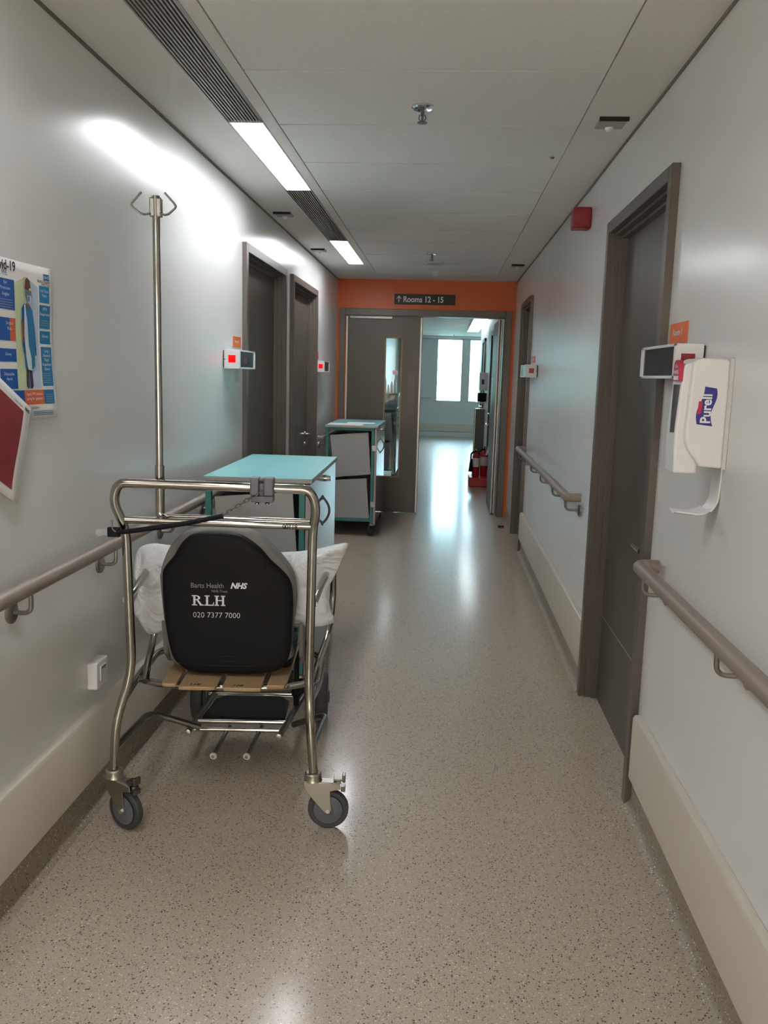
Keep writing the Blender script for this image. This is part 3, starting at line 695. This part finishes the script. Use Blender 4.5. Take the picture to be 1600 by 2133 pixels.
# ------------------------------------------------------------------ teal notes trolleys
TW, TD, TH = .46, 1.03, 1.0
def make_trolley():
    t = thing('notes_trolley', (0, 0, 0))
    hw = TW/2
    # local frame: x across (right is the door side), y depth, origin at centre of near edge
    f = MB(); q = .026
    for x in (-hw, hw-.05):
        for y in (.01, TD-.01-q): f.box(x, x+q, y, y+q, .115, TH-.02, TEAL_F)
    for y in (.01, TD-.01-q):
        f.box(-hw+q, hw-.05, y, y+q, TH-.02-q, TH-.02, TEAL_F); f.box(-hw+q, hw-.05, y, y+q, .135, .135+q, TEAL_F)
    for x in (-hw, hw-.05):
        f.box(x, x+q, .01+q, TD-.01-q, TH-.02-q, TH-.02, TEAL_F); f.box(x, x+q, .01+q, TD-.01-q, .135, .135+q, TEAL_F)
    f.build('frame', t, bevel=.0015)
    a = MB(); a.box(-hw-.004, hw+.008, -.004, TD+.004, TH-.02, TH-.0035, EDGE); a.box(-hw-.003, hw+.007, -.003, TD+.003, TH-.0035, TH, TEAL_T); a.build('top_panel', t, bevel=.0008)
    for zt, pts in ((0, [(.038, .907), (.380, .939), (.408, .567), (.080, .529)]), (1, [(.045, .500), (.372, .528), (.404, .164), (.062, .164)])):
        P = [(u-hw, v) for u, v in pts]
        b = MB()
        b.prism(P, lambda s_: Vector((s_[0], .022, s_[1])), lambda s_: Vector((s_[0], .036, s_[1])), GREYP)
        b.prism(P, lambda s_: Vector((s_[0], TD-.036, s_[1])), lambda s_: Vector((s_[0], TD-.022, s_[1])), GREYP)
        # sloping back and base boards joining the ends
        (ax, az), (bx_, bz), (cx_, cz), (dx_, dz_) = P
        b.prism([(dx_, dz_), (cx_, cz), (cx_, cz+.012), (dx_, dz_+.012)], lambda s_: Vector((s_[0], .036, s_[1])), lambda s_: Vector((s_[0], TD-.036, s_[1])), GREYP)
        b.prism([(ax, az), (dx_, dz_), (dx_+.012, dz_), (ax+.012, az)], lambda s_: Vector((s_[0], .036, s_[1])), lambda s_: Vector((s_[0], TD-.036, s_[1])), GREYP)
        b.build('tilted_bin', t)
    d = MB(); d.box(hw-.018, hw-.001, .012, TD-.012, .105, TH-.026, DOORL)
    dr = d.build('door_panel', t, bevel=.001)
    d = MB(); d.box(hw-.020, hw-.0005, .006, .012, .105, TH-.026, EDGE); d.build('edge_band', dr)
    for z in (.80, .295):
        h = MB(); h.box(hw-.045, hw-.004, .002, .008, z-.024, z+.024, HINGE)
        for e in (-.012, .012): h.lathe([(.004, 0), (.003, .003)], (hw-.038, .002, z+e), (0, -1, 0), CHROME, n=10)
        hg = h.build('hinge', t, bevel=.001)
    # bow handle
    h = MB(); h.tube([(hw-.002+.034*(1-(k/8)**2), .46, .792+k/8*.066) for k in range(-8, 9)], .0058, DULL, n=10)
    for e in (-1, 1): h.lathe([(.011, 0), (.010, .005)], (hw-.001, .46, .792+e*.064), (1, 0, 0), DULL, n=14)
    h.build('bow_handle', dr)
    h = MB(); h.lathe([(.016, 0), (.016, .014), (.011, .03), (.013, .034)], (hw-.001, .50, .945), (1, 0, 0), CHROME, n=20); h.build('lock', dr)
    for x, y, an in ((-hw+.013, .03, 1.2), (hw-.037, .03, 1.9), (-hw+.013, TD-.03, .4), (hw-.037, TD-.03, 2.2)): small_caster(t, x, y, .118, .042, an)
    return t
def dup(root):
    r = root.copy(); COL.objects.link(r); ORIG[r.name] = Vector()
    for ch in list(root.children):
        c_ = ch.copy(); COL.objects.link(c_); c_.parent = r
        for g in ch.children:
            e = g.copy(); COL.objects.link(e); e.parent = c_
            for h in g.children:
                k = h.copy(); COL.objects.link(k); k.parent = e
    return r
tr = make_trolley()
for i, (loc, rz, lab) in enumerate((((-.785, 3.60, 0), 1.0, 'large teal-topped notes trolley standing directly in front of the wheelchair'),
                                     ((-.802, 7.56, 0), 0, 'teal notes trolley with papers on top, in front of the closed grey door leaf'),
                                     ((-.85, 11.75, 0), 0, 'teal notes trolley seen through the narrow glass, carrying a white tub'))):
    r = tr if i == 0 else dup(tr)
    r.location = loc; r.rotation_euler = (0, 0, math.radians(rz)); tag(r, lab, 'trolley', 'teal notes trolleys along the left wall')
# papers on trolley 2
Tp = Matrix.Translation((-.802, 7.56, 1.0))
a = MB(); a.box(-.215, .095, .01, .23, .001, .005, PAPER, Tp); tag(a.build('paper_stack', origin=Tp.translation), 'white paper lying along the near edge of the far teal trolley top', 'paper')
a = MB(); a.box(-.06, .195, .16, .38, .0055, .008, PAPER, Tp @ Matrix.Rotation(.03, 4, 'Z')); tag(a.build('paper_sheet', origin=Tp @ Vector((.07, .27, 0))), 'second white sheet behind the first on the far teal trolley top', 'paper')
# tub with wrapped packs on trolley 3
t = thing('storage_tub', (-.75, 11.95, 1.0), 'white plastic tub on the trolley seen through the narrow door glass', 'tub')
a = MB(); w = .19
loops = [[Vector((-.76+e*sx, 11.97+g*sy, z)) for sx, sy in ((-1, -1), (1, -1), (1, 1), (-1, 1))] for e, g, z in ((.13, .17, 1.0), (.15, .19, 1.2), (.16, .20, 1.2), (.16, .2, 1.21), (.145, .185, 1.21), (.125, .165, 1.01))]
a.loft(loops, CLEAR); a.build('tub_body', t, bevel=.006)
for k in range(5):
    x = -.85+k*.045; h = 1.36+.05*math.sin(k*2.1)
    a = MB(); a.loft([[Vector((x+e*.02*u, 11.93+g*.04*u, z)) for e, g in ((-1, -1), (1, -1), (1, 1), (-1, 1))] for u, z in ((1, 1.015), (1.05, 1.2), (.8, h-.05), (.35, h))], WHITE)
    tag(a.build('wrapped_pack', origin=(x, 11.93, 1.015), bevel=.004), 'white wrapped packs standing upright in the tub behind the door glass', 'pack', 'packs in the white tub')

# ------------------------------------------------------------------ fire extinguishers beyond the doors
t = thing('extinguisher_stand', (.55, 11.5, 0), 'red plastic extinguisher stand on the floor beyond the open door', 'stand')
a = MB(); a.box(.385, .69, 11.40, 11.80, 0, .125, REDP); a.build('stand_base', t, bevel=.012, seg=3)
a = MB(); a.prism([(.625, .12), (.69, .12), (.69, .60), (.665, .60)], lambda q: Vector((q[0], 11.42, q[1])), lambda q: Vector((q[0], 11.78, q[1])), REDP); a.build('stand_back', t, bevel=.006)
a = MB(); a.prism([(.598, .42), (.618, .42), (.668, .58), (.648, .58)], lambda q: Vector((q[0], 11.48, q[1])), lambda q: Vector((q[0], 11.62, q[1])), PAPER); a.build('stand_label', t)
def exting(x, y, r, h, horn, label):
    t = thing('fire_extinguisher', (x, y, .125), label, 'fire extinguisher', 'red extinguishers on the stand beyond the doors')
    a = MB(); a.lathe([(r*.9, 0), (r, .01), (r, h-.06), (r*.8, h-.03), (r*.35, h), (r*.3, h+.02)], (x, y, .127), (0, 0, 1), REDP); a.build('cylinder', t)
    a = MB(); z = .127+h; a.box(x-.012, x+.012, y-.05, y+.03, z+.02, z+.035, BLACK); a.box(x-.01, x+.01, y-.07, y+.02, z+.05, z+.062, BLACK); a.lathe([(.014, 0), (.014, .05)], (x, y, z+.01), (0, 0, 1), CHROME, n=12); a.build('valve_handle', t)
    a = MB(); a.tube([(x, y-.03, z+.03), (x-r-.02, y-.03, z), (x-r-.02, y-.02, z-.2)], .011, BLACK, fillet=.03, n=10)
    if horn: a.lathe([(.014, .0), (.034, -.17)], (x-r-.015, y-.02, z-.08), (0, 0, 1), BLACK, n=14)
    a.build('hose', t)
    a = MB(); a.lathe([(r*1.01, 0), (r*1.01, .12)], (x, y, .127+h*.42), (0, 0, 1), PAPER); a.build('label_band', t)
exting(.475, 11.50, .050, .32, True, 'left extinguisher with black horn on the red stand')
exting(.590, 11.62, .055, .34, False, 'right extinguisher beside the upright back of the red stand')
# far right wall objects
for i, (ya_, yb_) in enumerate(((11.9, 12.9), (14.9, 15.8))):
    o = thing('door_%d' % (7+i), (XR, (ya_+yb_)/2, 0)); o['kind'] = 'structure'
    a = MB(); a.box(XR-.03, XR, ya_, ya_+.06, 0, 2.12, FRAME); a.box(XR-.03, XR, yb_-.06, yb_, 0, 2.12, FRAME); a.box(XR-.03, XR, ya_, yb_, 2.06, 2.12, FRAME); a.build('door_frame', o, bevel=.003)
    a = MB(); a.box(XR-.008, XR, ya_+.06, yb_-.06, 0.01, 2.06, LEAF); a.build('door_leaf', o)
    a = MB(); a.tube([(XR-.008, ya_+.15, .95), (XR-.06, ya_+.15, .95), (XR-.06, ya_+.27, .95)], .012, CHROME, fillet=.015); a.build('door_handle', o)
t = thing('apron_dispenser', (.66, 14.2, 1.25), 'white wall dispenser with a blue label on the right wall beyond the open door', 'dispenser')
a = MB(); a.box(.585, XR, 14.1, 14.4, 1.24, 1.53, WHITE); a.build('dispenser_case', t, bevel=.006)
a = MB(); a.box(.62, .66, 14.097, 14.1, 1.34, 1.42, PLOGO); a.build('blue_label', t)
t = thing('glove_rack', (.62, 14.2, .95), 'dark glove box rack under the white dispenser beyond the open door', 'rack')
a = MB(); a.box(.57, XR, 14.12, 14.4, 1.06, 1.2, BLACK); a.build('rack_case', t, bevel=.004)
a = MB(); a.tube([(.56, 14.1, 1.04), (.56, 14.4, 1.04)], .012, WHITE, n=8); a.tube([(.56, 14.15, 1.04), (XR, 14.15, 1.04)], .008, WHITE, n=8); a.build('wire_shelf', t)
t = thing('tall_bin', (.60, 15.6, 0), 'narrow pale-edged cabinet standing against the right wall beyond the doors', 'cabinet')
a = MB(); a.box(.545, XR, 14.45, 14.8, 0.02, .93, FRAME); a.build('cabinet_body', t, bevel=.004)
a = MB(); a.box(.540, .556, 14.44, 14.46, .02, .94, SEALS); a.build('edge_trim', t)
for x in (.57, .68):
    a = MB(); a.box(x-.012, x+.012, 14.5, 14.75, 0, .02, BLACK); a.build('foot', t)
# floor scrap
a = MB(); a.lathe([(.030, 0), (.030, .006), (.018, .014), (.006, .016)], (.615, 8.30, .0), (0, 0, 1), DULL, n=16)
a.box(.585, .64, 8.285, 8.30, 0, .022, DARK); tag(a.build('door_stop', origin=(.615, 8.3, 0)), 'small dark door stop on the floor by the orange wall corner', 'door stop')

# ------------------------------------------------------------------ porter wheelchair (local frame, rotated 5 degrees)
CH = thing('porter_wheelchair', (0, 0, 0), 'steel-framed porter wheelchair with black back, wooden slat seat and drip pole', 'wheelchair')
a = MB(); R = .0145
a.tube([(-.333, 0, .19), (-.326, 0, .345), (-.279, .03, .50), (-.283, .012, .965), (-.315, -.005, 1.048), (-.300, -.01, 1.109), (.282, -.01, 1.101), (.300, -.005, 1.04), (.288, .012, .975), (.281, .03, .475), (.289, 0, .338), (.301, 0, .19)],
       R, STEEL, n=20, fillet=[0, .07, .07, .05, .05, .062, .062, .05, .05, .07, .07, 0])
FR = a.build('rear_frame', CH)
a = MB(); a.tube([(-.283, .008, .993), (.289, .008, .985)], .0115, STEEL, n=18); a.build('crossbar', CH)
a = MB(); a.tube([(-.165, .045, 1.001), (.285, .045, .995)], .007, STEEL, n=14); a.build('rear_crossbar', CH)
a = MB(); fnt = lambda u, v: Vector((.196+u*1.0, -.0045-.0005*math.cos(v*60), .978+v))
a.text('00118', .0215, lambda u, v: Vector((.196+u*.86, -.0042, .9775+v)), PTXT, bold=.0006); a.build('asset_number', CH, smooth=0)
# drip pole
P = MB(); P.tube([(-.155, .012, .992), (-.182, .03, 1.0), (-.182, .03, 1.16)], .0145, STEEL, fillet=.04, n=18); P.build('pole_socket', CH)
P = MB(); P.tube([(-.182, .03, 1.1), (-.181, .03, 1.945)], .0112, STEEL, n=18); PO = P.build('drip_pole', CH)
P = MB(); P.box(-.199, -.163, .020, .040, 1.885, 1.940, STEEL); P.build('pole_head', PO, bevel=.004)
for s_ in (-1, 1):
    P = MB(); c0 = -.181
    P.tube([(c0+s_*.014, .02, 1.894), (c0+s_*.036, .012, 1.888), (c0+s_*.067, .0, 1.912), (c0+s_*.033, -.004, 1.948)], .0032, STEEL, n=10, fillet=[0, .012, .010, 0]); P.build('hook', PO)
# coin lock and chain
K = MB(); K.box(.101, .128, -.038, .014, 1.082, 1.136, HUB); K.box(.142, .172, -.038, .014, 1.082, 1.136, HUB); K.box(.126, .144, -.028, .014, 1.080, 1.134, HUB)
KO = K.build('coin_lock', CH, bevel=.005, seg=3)
K = MB(); K.box(.103, .171, -.032, .010, 1.062, 1.081, HUB); K.lathe([(.008, 0), (.008, .006)], (.122, -.02, 1.060), (0, 0, -1), CHROME, n=12); K.lathe([(.008, 0), (.008, .006)], (.152, -.02, 1.060), (0, 0, -1), CHROME, n=12); K.build('lock_base', KO, bevel=.003)
K = MB(); K.box(.128, .142, -.0295, -.0275, 1.119, 1.127, DARK); K.build('coin_slot', KO)
p0 = Vector((.136, -.036, 1.098)); p1 = Vector((.022, -.040, 1.020))
K = MB(); n = 9; dd = (p1-p0)/n; L = dd.length*1.38
for i in range(n):
    c0 = p0+dd*(i+.5); t_ = dd.normalized(); sd = (t_.cross(Vector((0, 1, 0))).normalized()) if i % 2 else Vector((0, 1, 0))
    pts = [c0+t_*math.cos(2*math.pi*k/14)*L/2+sd*math.sin(2*math.pi*k/14)*.0048 for k in range(14)]
    K.tube(pts, .0017, DULL, n=6, closed=True)
K.build('lock_chain', CH)
K = MB(); K.tube([(.022, -.040, 1.020), (-.10, -.042, .992), (-.262, -.034, .965), (-.30, -.028, .960)], .0075, BLACK, n=12, fillet=.05); K.build('chain_sleeve', CH)
K = MB(); K.box(-.327, -.290, -.034, -.018, .946, .975, BLACK); KS = K.build('key_holder', CH, bevel=.002)
K = MB(); K.box(-.346, -.326, -.028, -.024, .950, .970, CLEAR); K.lathe([(.012, 0), (.012, .004)], (-.352, -.028, .958), (0, 1, 0), CLEAR, n=14); K.build('plastic_key', KS)
K = MB(); K.tube([(-.313, -.03, .998), (-.311, -.034, .968), (-.29, -.03, .957)], .0028, STEEL, n=8, fillet=.01); K.build('key_hook', KS)
# rear casters with brake
def big_caster(x, y, ang):
    g = MB(); g.lathe([(.024, .188), (.027, .184), (.027, .168), (.030, .160)], (x, y, 0), (0, 0, 1), CAST, n=28)
    T = Matrix.Translation((x, y, 0)) @ Matrix.Rotation(ang, 4, 'Z')
    for e in (-1, 1):
        prof = [(-.030, .165), (.088, .158), (.090, .140), (.056, .132), (.062, .068), (.054, .056), (.040, .058), (-.006, .112), (-.026, .140)]
        g.prism(prof, lambda q: T @ Vector((q[0], e*.0175, q[1])), lambda q: T @ Vector((q[0], e*.0215, q[1])), CAST)
    g.box(-.020, .075, -.0175, .0175, .150, .161, CAST, T)
    o = g.build('caster', CH, bevel=.0018)
    b = MB(); b.box(.066, .100, -.014, .014, .164, .171, DULL, T); b.box(.094, .104, -.014, .014, .160, .184, DULL, T); b.box(.090, .104, -.013, .013, .128, .146, DULL, T @ Matrix.Rotation(.0, 4, 'Y')); b.build('brake_pedal', o, bevel=.002)
    c_ = T @ Vector((.050, 0, .0655)); wheel(o, c_, (-math.sin(ang), math.cos(ang), 0), .0655, .028, RUBBER, HUB)
    b = MB(); b.tube([T @ Vector((.050, -.026, .0655)), T @ Vector((.050, .026, .0655))], .007, CHROME, n=12); b.build('axle', o)
big_caster(.301, 0, math.radians(-2)); big_caster(-.333, 0, math.radians(-32))
# seat frame loops
a = MB(); a.tube([(-.303, .016, .415), (-.322, .22, .40), (-.318, .545, .40), (-.12, .66, .395)], .0125, STEEL, n=16, fillet=.06); a.build('seat_side_tube', CH)
a = MB(); a.tube([(.284, .017, .415), (.302, .22, .40), (.302, .50, .40), (.18, .64, .395)], .0125, STEEL, n=16, fillet=.05); a.build('seat_side_tube', CH)
a = MB(); a.tube([(-.322, .24, .40), (-.24, .20, .398), (-.12, .185, .396), (.12, .185, .396), (.22, .20, .398), (.300, .26, .402)], .012, STEEL, n=16, fillet=.05); a.build('seat_rear_tube', CH)
# slats
for i, (x0, x1, ye, ch, side) in enumerate(((-.216, -.166, .137, .0, -1), (-.152, -.030, .112, 1, 1), (-.010, .118, .108, 1, -1), (.134, .196, .137, 0, 1))):
    b = MB(); dx0 = -.0
    if side < 0: pts = [(x0, .58), (x0, ye+.018), (x0+.004, ye+.006), (x0+.016, ye), (x1, ye), (x1, .58)]
    else: pts = [(x0, .58), (x0, ye), (x1-.016, ye), (x1-.004, ye+.006), (x1, ye+.018), (x1, .58)]
    sh = .03 if i == 3 else 0
    b.prism(pts, lambda q: Vector((q[0]+sh*(q[1]-.14)*1.0, q[1], .410)), lambda q: Vector((q[0]+sh*(q[1]-.14), q[1], .423)), WOOD)
    so = b.build('seat_slat', CH, bevel=.003)
    if ch:
        c_ = MB(); c_.text('118', .021, lambda u, v: Vector((x0+.030+u*1.15, ye+.014+v*1.0, .4238)), PTXT, shear=.25, bold=.0009); c_.build('ink_number', so, smooth=0)
# backrest
blk = [(-.223, .769), (-.216, .799), (-.185, .838), (-.158, .883), (-.121, .913), (-.063, .921), (.023, .917), (.066, .897), (.104, .868), (.136, .831), (.183, .787), (.206, .749), (.213, .689), (.211, .598), (.206, .521), (.182, .462), (.112, .436), (-.036, .433), (-.125, .437), (-.169, .461), (-.195, .497), (-.211, .573), (-.222, .679)]
gry = [(-.238, .751), (-.236, .769), (-.229, .805), (-.201, .869), (-.16, .909), (-.116, .922), (-.043, .928), (.03, .925), (.083, .912), (.133, .871), (.178, .821), (.208, .773), (.22, .706), (.218, .644), (.209, .582), (.206, .520), (.195, .473), (.0, .445), (-.18, .449), (-.215, .52), (-.226, .60)]
def loopat(pts, cx_, cz_, k_, y): return [Vector((cx_+(p_.x-cx_)*k_, y, cz_+(p_.y-cz_)*k_)) for p_ in smooth_loop(pts, 3)]
g = MB(); g.loft([loopat(gry, -.005, .7, k_, y) for k_, y in ((.965, .232), (.992, .238), (1.0, .255), (1.0, .300), (.985, .318), (.93, .33))], SHELL); BK = g.build('backrest', CH, smooth=50)
g = MB(); g.loft([loopat(blk, -.005, .68, k_, y) for k_, y in ((.97, .240), (1.0, .226), (.995, .212), (.97, .203), (.93, .199), (.80, .1965), (.3, .196))], BLACK)
def yb(z): return .1985
for z, w_ in ((.505, .155), (.488, .165), (.472, .16)):
    g.tube([(-.005+w_*k/8, .2035-.004*(1-abs(k)/8), z-.008*(1-(k/8)**2)) for k in range(-8, 9)], .0045, BLACK, n=8)
g.tube([(-.140, .197, .786), (.070, .197, .786)], .0018, BLACK, n=6)
g.tube([(-.005+.13*math.cos(math.pi*k/16), .1985, .80+.07*math.sin(math.pi*k/16)) for k in range(17)], .0022, BLACK, n=8)
BC = g.build('back_cover', BK, smooth=60)
L_ = MB(); yt = .1945
F2 = lambda x, z: (lambda u, v: Vector((x+u, yt, z+v)))
L_.text('Barts Health', .0235, F2(-.126, .7365), TXTG, sx=.93); L_.text('NHS', .0265, F2(.006, .7365), TXTW, shear=.28, bold=.0012, sx=1.0)
L_.text('NHS Trust', .0125, F2(-.057, .7215), TXTG, sx=.95)
L_.build('trust_lettering', BC, smooth=0); L_ = MB()
def bar(x0, x1, z0, z1): L_.add([Vector((x0, yt, z0)), Vector((x1, yt, z0)), Vector((x1, yt, z1)), Vector((x0, yt, z1))], [(0, 1, 2, 3)], TXTW)
def pl(pts): L_.add([Vector((x, yt-.0002, z)) for x, z in pts], [tuple(range(len(pts)))], TXTW)
H0 = .6755; h = .035
# R with serifs
x = -.122; bar(x+.005, x+.012, H0, H0+h); bar(x, x+.018, H0, H0+.0035); bar(x, x+.016, H0+h-.0035, H0+h)
ring = []; c0x, c0z = x+.012, H0+h*.76
for k in range(9):
    an = math.pi/2-math.pi*k/8; ring.append((c0x+.016*math.cos(an), c0z+.0085*math.sin(an)))
inn = []
for k in range(9):
    an = -math.pi/2+math.pi*k/8; inn.append((c0x+.009*math.cos(an), c0z+.0055*math.sin(an)))
for k in range(8): L_.add([Vector((q[0], yt, q[1])) for q in (ring[k], ring[k+1], inn[7-k], inn[8-k])], [(0, 1, 2, 3)], TXTW)
pl([(x+.015, H0+h*.54), (x+.022, H0+h*.54), (x+.036, H0), (x+.028, H0)]); bar(x+.026, x+.040, H0, H0+.0035)
# L
x = -.080; bar(x+.005, x+.012, H0, H0+h); bar(x, x+.030, H0, H0+.0035); bar(x, x+.017, H0+h-.0035, H0+h); pl([(x+.026, H0), (x+.030, H0), (x+.032, H0+.012), (x+.030, H0+.012)])
# H
x = -.047; bar(x+.004, x+.011, H0, H0+h); bar(x+.025, x+.032, H0, H0+h); bar(x+.011, x+.025, H0+h*.48, H0+h*.57)
for q in (x, x+.021):
    bar(q, q+.015, H0, H0+.0035); bar(q, q+.015, H0+h-.0035, H0+h)
L_.build('site_initials', BC, smooth=0); L_ = MB()
L_.text('020 7377 7000', .0265, F2(-.119, .6345), TXTW, sx=.985, bold=-.0003)
L_.build('phone_number', BC, smooth=0)
# grey side guards of the seat
for s_ in (1, -1):
    g = MB(); xx = s_*.235
    g.prism([(.27, .60), (.30, .47), (.36, .425), (.60, .425), (.60, .47), (.42, .54)], lambda q: Vector((xx-.008, q[0], q[1])), lambda q: Vector((xx+.008, q[0], q[1])), SHELL); g.build('seat_guard', CH, bevel=.004)
g = MB(); g.box(-.20, .20, .30, .62, .424, .465, BLACK); g.build('seat_cushion', CH, bevel=.015, seg=3)
# arm loops
for s_ in (1, -1):
    g = MB(); X0 = s_*.292
    g.tube([(X0, .03, .735), (X0+s_*.012, .25, .742), (X0+s_*.040, .545, .760), (X0+s_*.042, .585, .60), (X0+s_*.030, .50, .49), (X0, .27, .44), (X0-s_*.01, .20, .405)], .0125, STEEL, n=16, fillet=[0, .04, .07, .10, .08, .05, 0]); g.build('arm_loop', CH)
# lower frame
g = MB(); g.tube([(-.326, 0, .262), (-.302, .32, .245), (-.13, .36, .175)], .0115, DULL, n=16, fillet=.05); g.build('lower_side_tube', CH)
g = MB(); g.tube([(.293, 0, .262), (.325, .36, .235), (.20, .42, .165)], .0115, DULL, n=16, fillet=.06); g.build('lower_side_tube', CH)
g = MB(); g.tube([(-.171, .335, .165), (-.166, .84, .112)], .0115, DULL, n=16); g.lathe([(.011, -.001), (.008, .0)], (-.171, .333, .165), (0, -1, 0), CAST, n=16); g.build('base_tube', CH)
g = MB(); g.tube([(.158, .31, .165), (.205, .84, .112)], .0115, DULL, n=16); g.lathe([(.011, -.001), (.008, .0)], (.158, .308, .165), (0, -1, 0), CAST, n=16); g.build('base_tube', CH)
g = MB(); g.tube([(-.165, .47, .152), (.17, .47, .152)], .0085, STEEL, n=12); g.build('base_cross_tube', CH)
g = MB(); g.tube([(-.165, .435, .135), (.165, .435, .135)], .0085, STEEL, n=12); g.build('base_cross_tube', CH)
g = MB(); g.prism([(-.145, .485), (.165, .475), (.165, .65), (.13, .70), (-.09, .70), (-.125, .66)], lambda q: Vector((q[0], q[1], .155)), lambda q: Vector((q[0], q[1], .167)), BLACK); g.build('foot_pad', CH, bevel=.004)
for x0, x1 in ((-.070, -.042), (.048, .078)):
    g = MB(); g.tube([(x0, .292, .100), (x1, .475, .132)], .0075, DULL, n=12); ro = g.build('push_rod', CH)
    g = MB(); d_ = (Vector((x1, .475, .132))-Vector((x0, .292, .100))).normalized(); g.lathe([(.0125, -.006), (.0125, .0)], (x0, .292, .100), d_, OFFW, n=20); g.lathe([(.006, -.009), (.006, -.005)], (x0, .292, .100), d_, CHROME, n=14); g.build('end_cap', ro)
g = MB(); g.tube([(-.20, .86, .105), (.255, .86, .105)], .010, STEEL, n=14); g.build('front_axle', CH)
for x in (-.228, .283): wheel(CH, (x, .86, .105), (1, 0, 0), .105, .048, RUBBER, HUB, 'front_wheel')
g = MB(); g.lathe([(.012, .17), (.012, .20), (.020, .215), (.020, .245), (.010, .26), (.010, .39)], (.197, .60, 0), (0, 0, 1), BLACK, n=16); g.build('footrest_knob', CH)
g = MB(); g.tube([(.190, .60, .395), (.197, .60, .20), (.19, .66, .145)], .008, DULL, n=10); g.build('footrest_strut', CH)
CH.location = (-.67, 2.52, 0); CH.rotation_euler = (0, 0, math.radians(5))

# pillow lying across the seat arms, in front of the backrest
PT = Matrix.Translation((-.67, 2.52, 0)) @ Matrix.Rotation(math.radians(5), 4, 'Z')
out = [(-.330, .838), (-.255, .842), (-.10, .825), (.06, .818), (.20, .826), (.30, .840), (.392, .862), (.372, .80), (.345, .735), (.325, .69), (.335, .62), (.345, .565), (.20, .545), (.0, .54), (-.20, .535), (-.275, .520), (-.320, .512), (-.350, .555), (-.372, .61), (-.350, .68), (-.366, .73), (-.360, .80)]
lp = smooth_loop(out, 6); N = len(lp); cen = Vector((-.01, .68))
g = MB(); loops = []
for k_, dpt in ((1.0, 0), (.975, .014), (.94, .026), (.88, .037), (.80, .047), (.70, .055), (.58, .060), (.44, .063), (.30, .064), (.15, .065), (.03, .066)):
    row = []
    for q in lp:
        e = cen+(q-cen)*k_; wv = .020*noise.noise(Vector((e.x*8, e.y*8, 1)))+.020*abs(noise.noise(Vector((e.x*13+e.y*4, e.y*7, 3))))+.008*noise.noise(Vector((e.x*34, e.y*12, 5)))
        row.append((e, dpt, wv*(0 if k_ > .99 else 1)))
    loops.append(row)
def yc(e): return .385
back = [[PT @ Vector((e.x, yc(e)-d+w_, e.y)) for e, d, w_ in row] for row in loops]
front = [[PT @ Vector((e.x, yc(e)+d+w_, e.y)) for e, d, w_ in row] for row in loops]
g.loft(front[::-1]+back[1:], CLOTH)
tag(g.build('pillow', smooth=80, sub=1, origin=PT @ Vector((0, .385, .53))), 'white pillow wedged in the wheelchair behind the black backrest', 'pillow')

# ------------------------------------------------------------------ outside the far windows
GRASS = mat('pale_paving', srgb(170, 180, 160), .8); LEAFM = mat('foliage', srgb(120, 190, 150), .7, noise_amt=.3, noise_scale=4); BRICK = mat('pale_render', srgb(200, 214, 216), .8)
BARK = mat('bark', srgb(110, 100, 88), .8); WGL = mat('far_glass', srgb(140, 170, 190), .2)
m = MB(); m.box(-30, 30, 24, 90, -6.2, -6, GRASS); st('ground_outside', m, smooth=0)
t = thing('far_building', (4, 48, -6), 'pale building faintly visible through the bright far window', 'building')
a = MB(); a.box(-7, 14, 46, 58, -6, 6.5, BRICK); a.build('building_wall', t, smooth=0)
for i in range(6):
    for j in range(3):
        a = MB(); a.box(-6+i*3.2, -4.6+i*3.2, 45.95, 46, -4+j*3.4, -2.2+j*3.4, WGL); a.build('building_window', t, smooth=0)
for i, (x, y, h, r) in enumerate(((-1.2, 33, 7.0, 1.7), (2.2, 36, 6.0, 2.0))):
    t = thing('garden_tree', (x, y, -6), ('leafy tree outside the left far window' if i == 0 else 'leafy tree outside the right far window'), 'tree', 'trees outside the far windows')
    a = MB(); a.tube([(x, y, -6), (x+.1, y, -6+h*.5), (x, y, -6+h*.85)], .14, BARK, rs=[.18, .13, .06]); a.build('trunk', t)
    a = MB(); rr = random.Random(i)
    for k in range(700):
        u = rr.uniform(-1, 1); an = rr.uniform(0, 6.28); q = (rr.random())**.4; s_ = math.sqrt(1-u*u)
        c_ = Vector((x+r*q*s_*math.cos(an), y+r*q*s_*math.sin(an), -6+h+r*.9*q*u)); e1 = Vector((rr.uniform(-1, 1), rr.uniform(-1, 1), rr.uniform(-1, 1))).normalized()*.13; e2 = e1.orthogonal().normalized()*.10
        a.add([c_-e1, c_+e2, c_+e1, c_-e2], [(0, 1, 2, 3)], LEAFM)
    a.build('foliage', t, smooth=0)
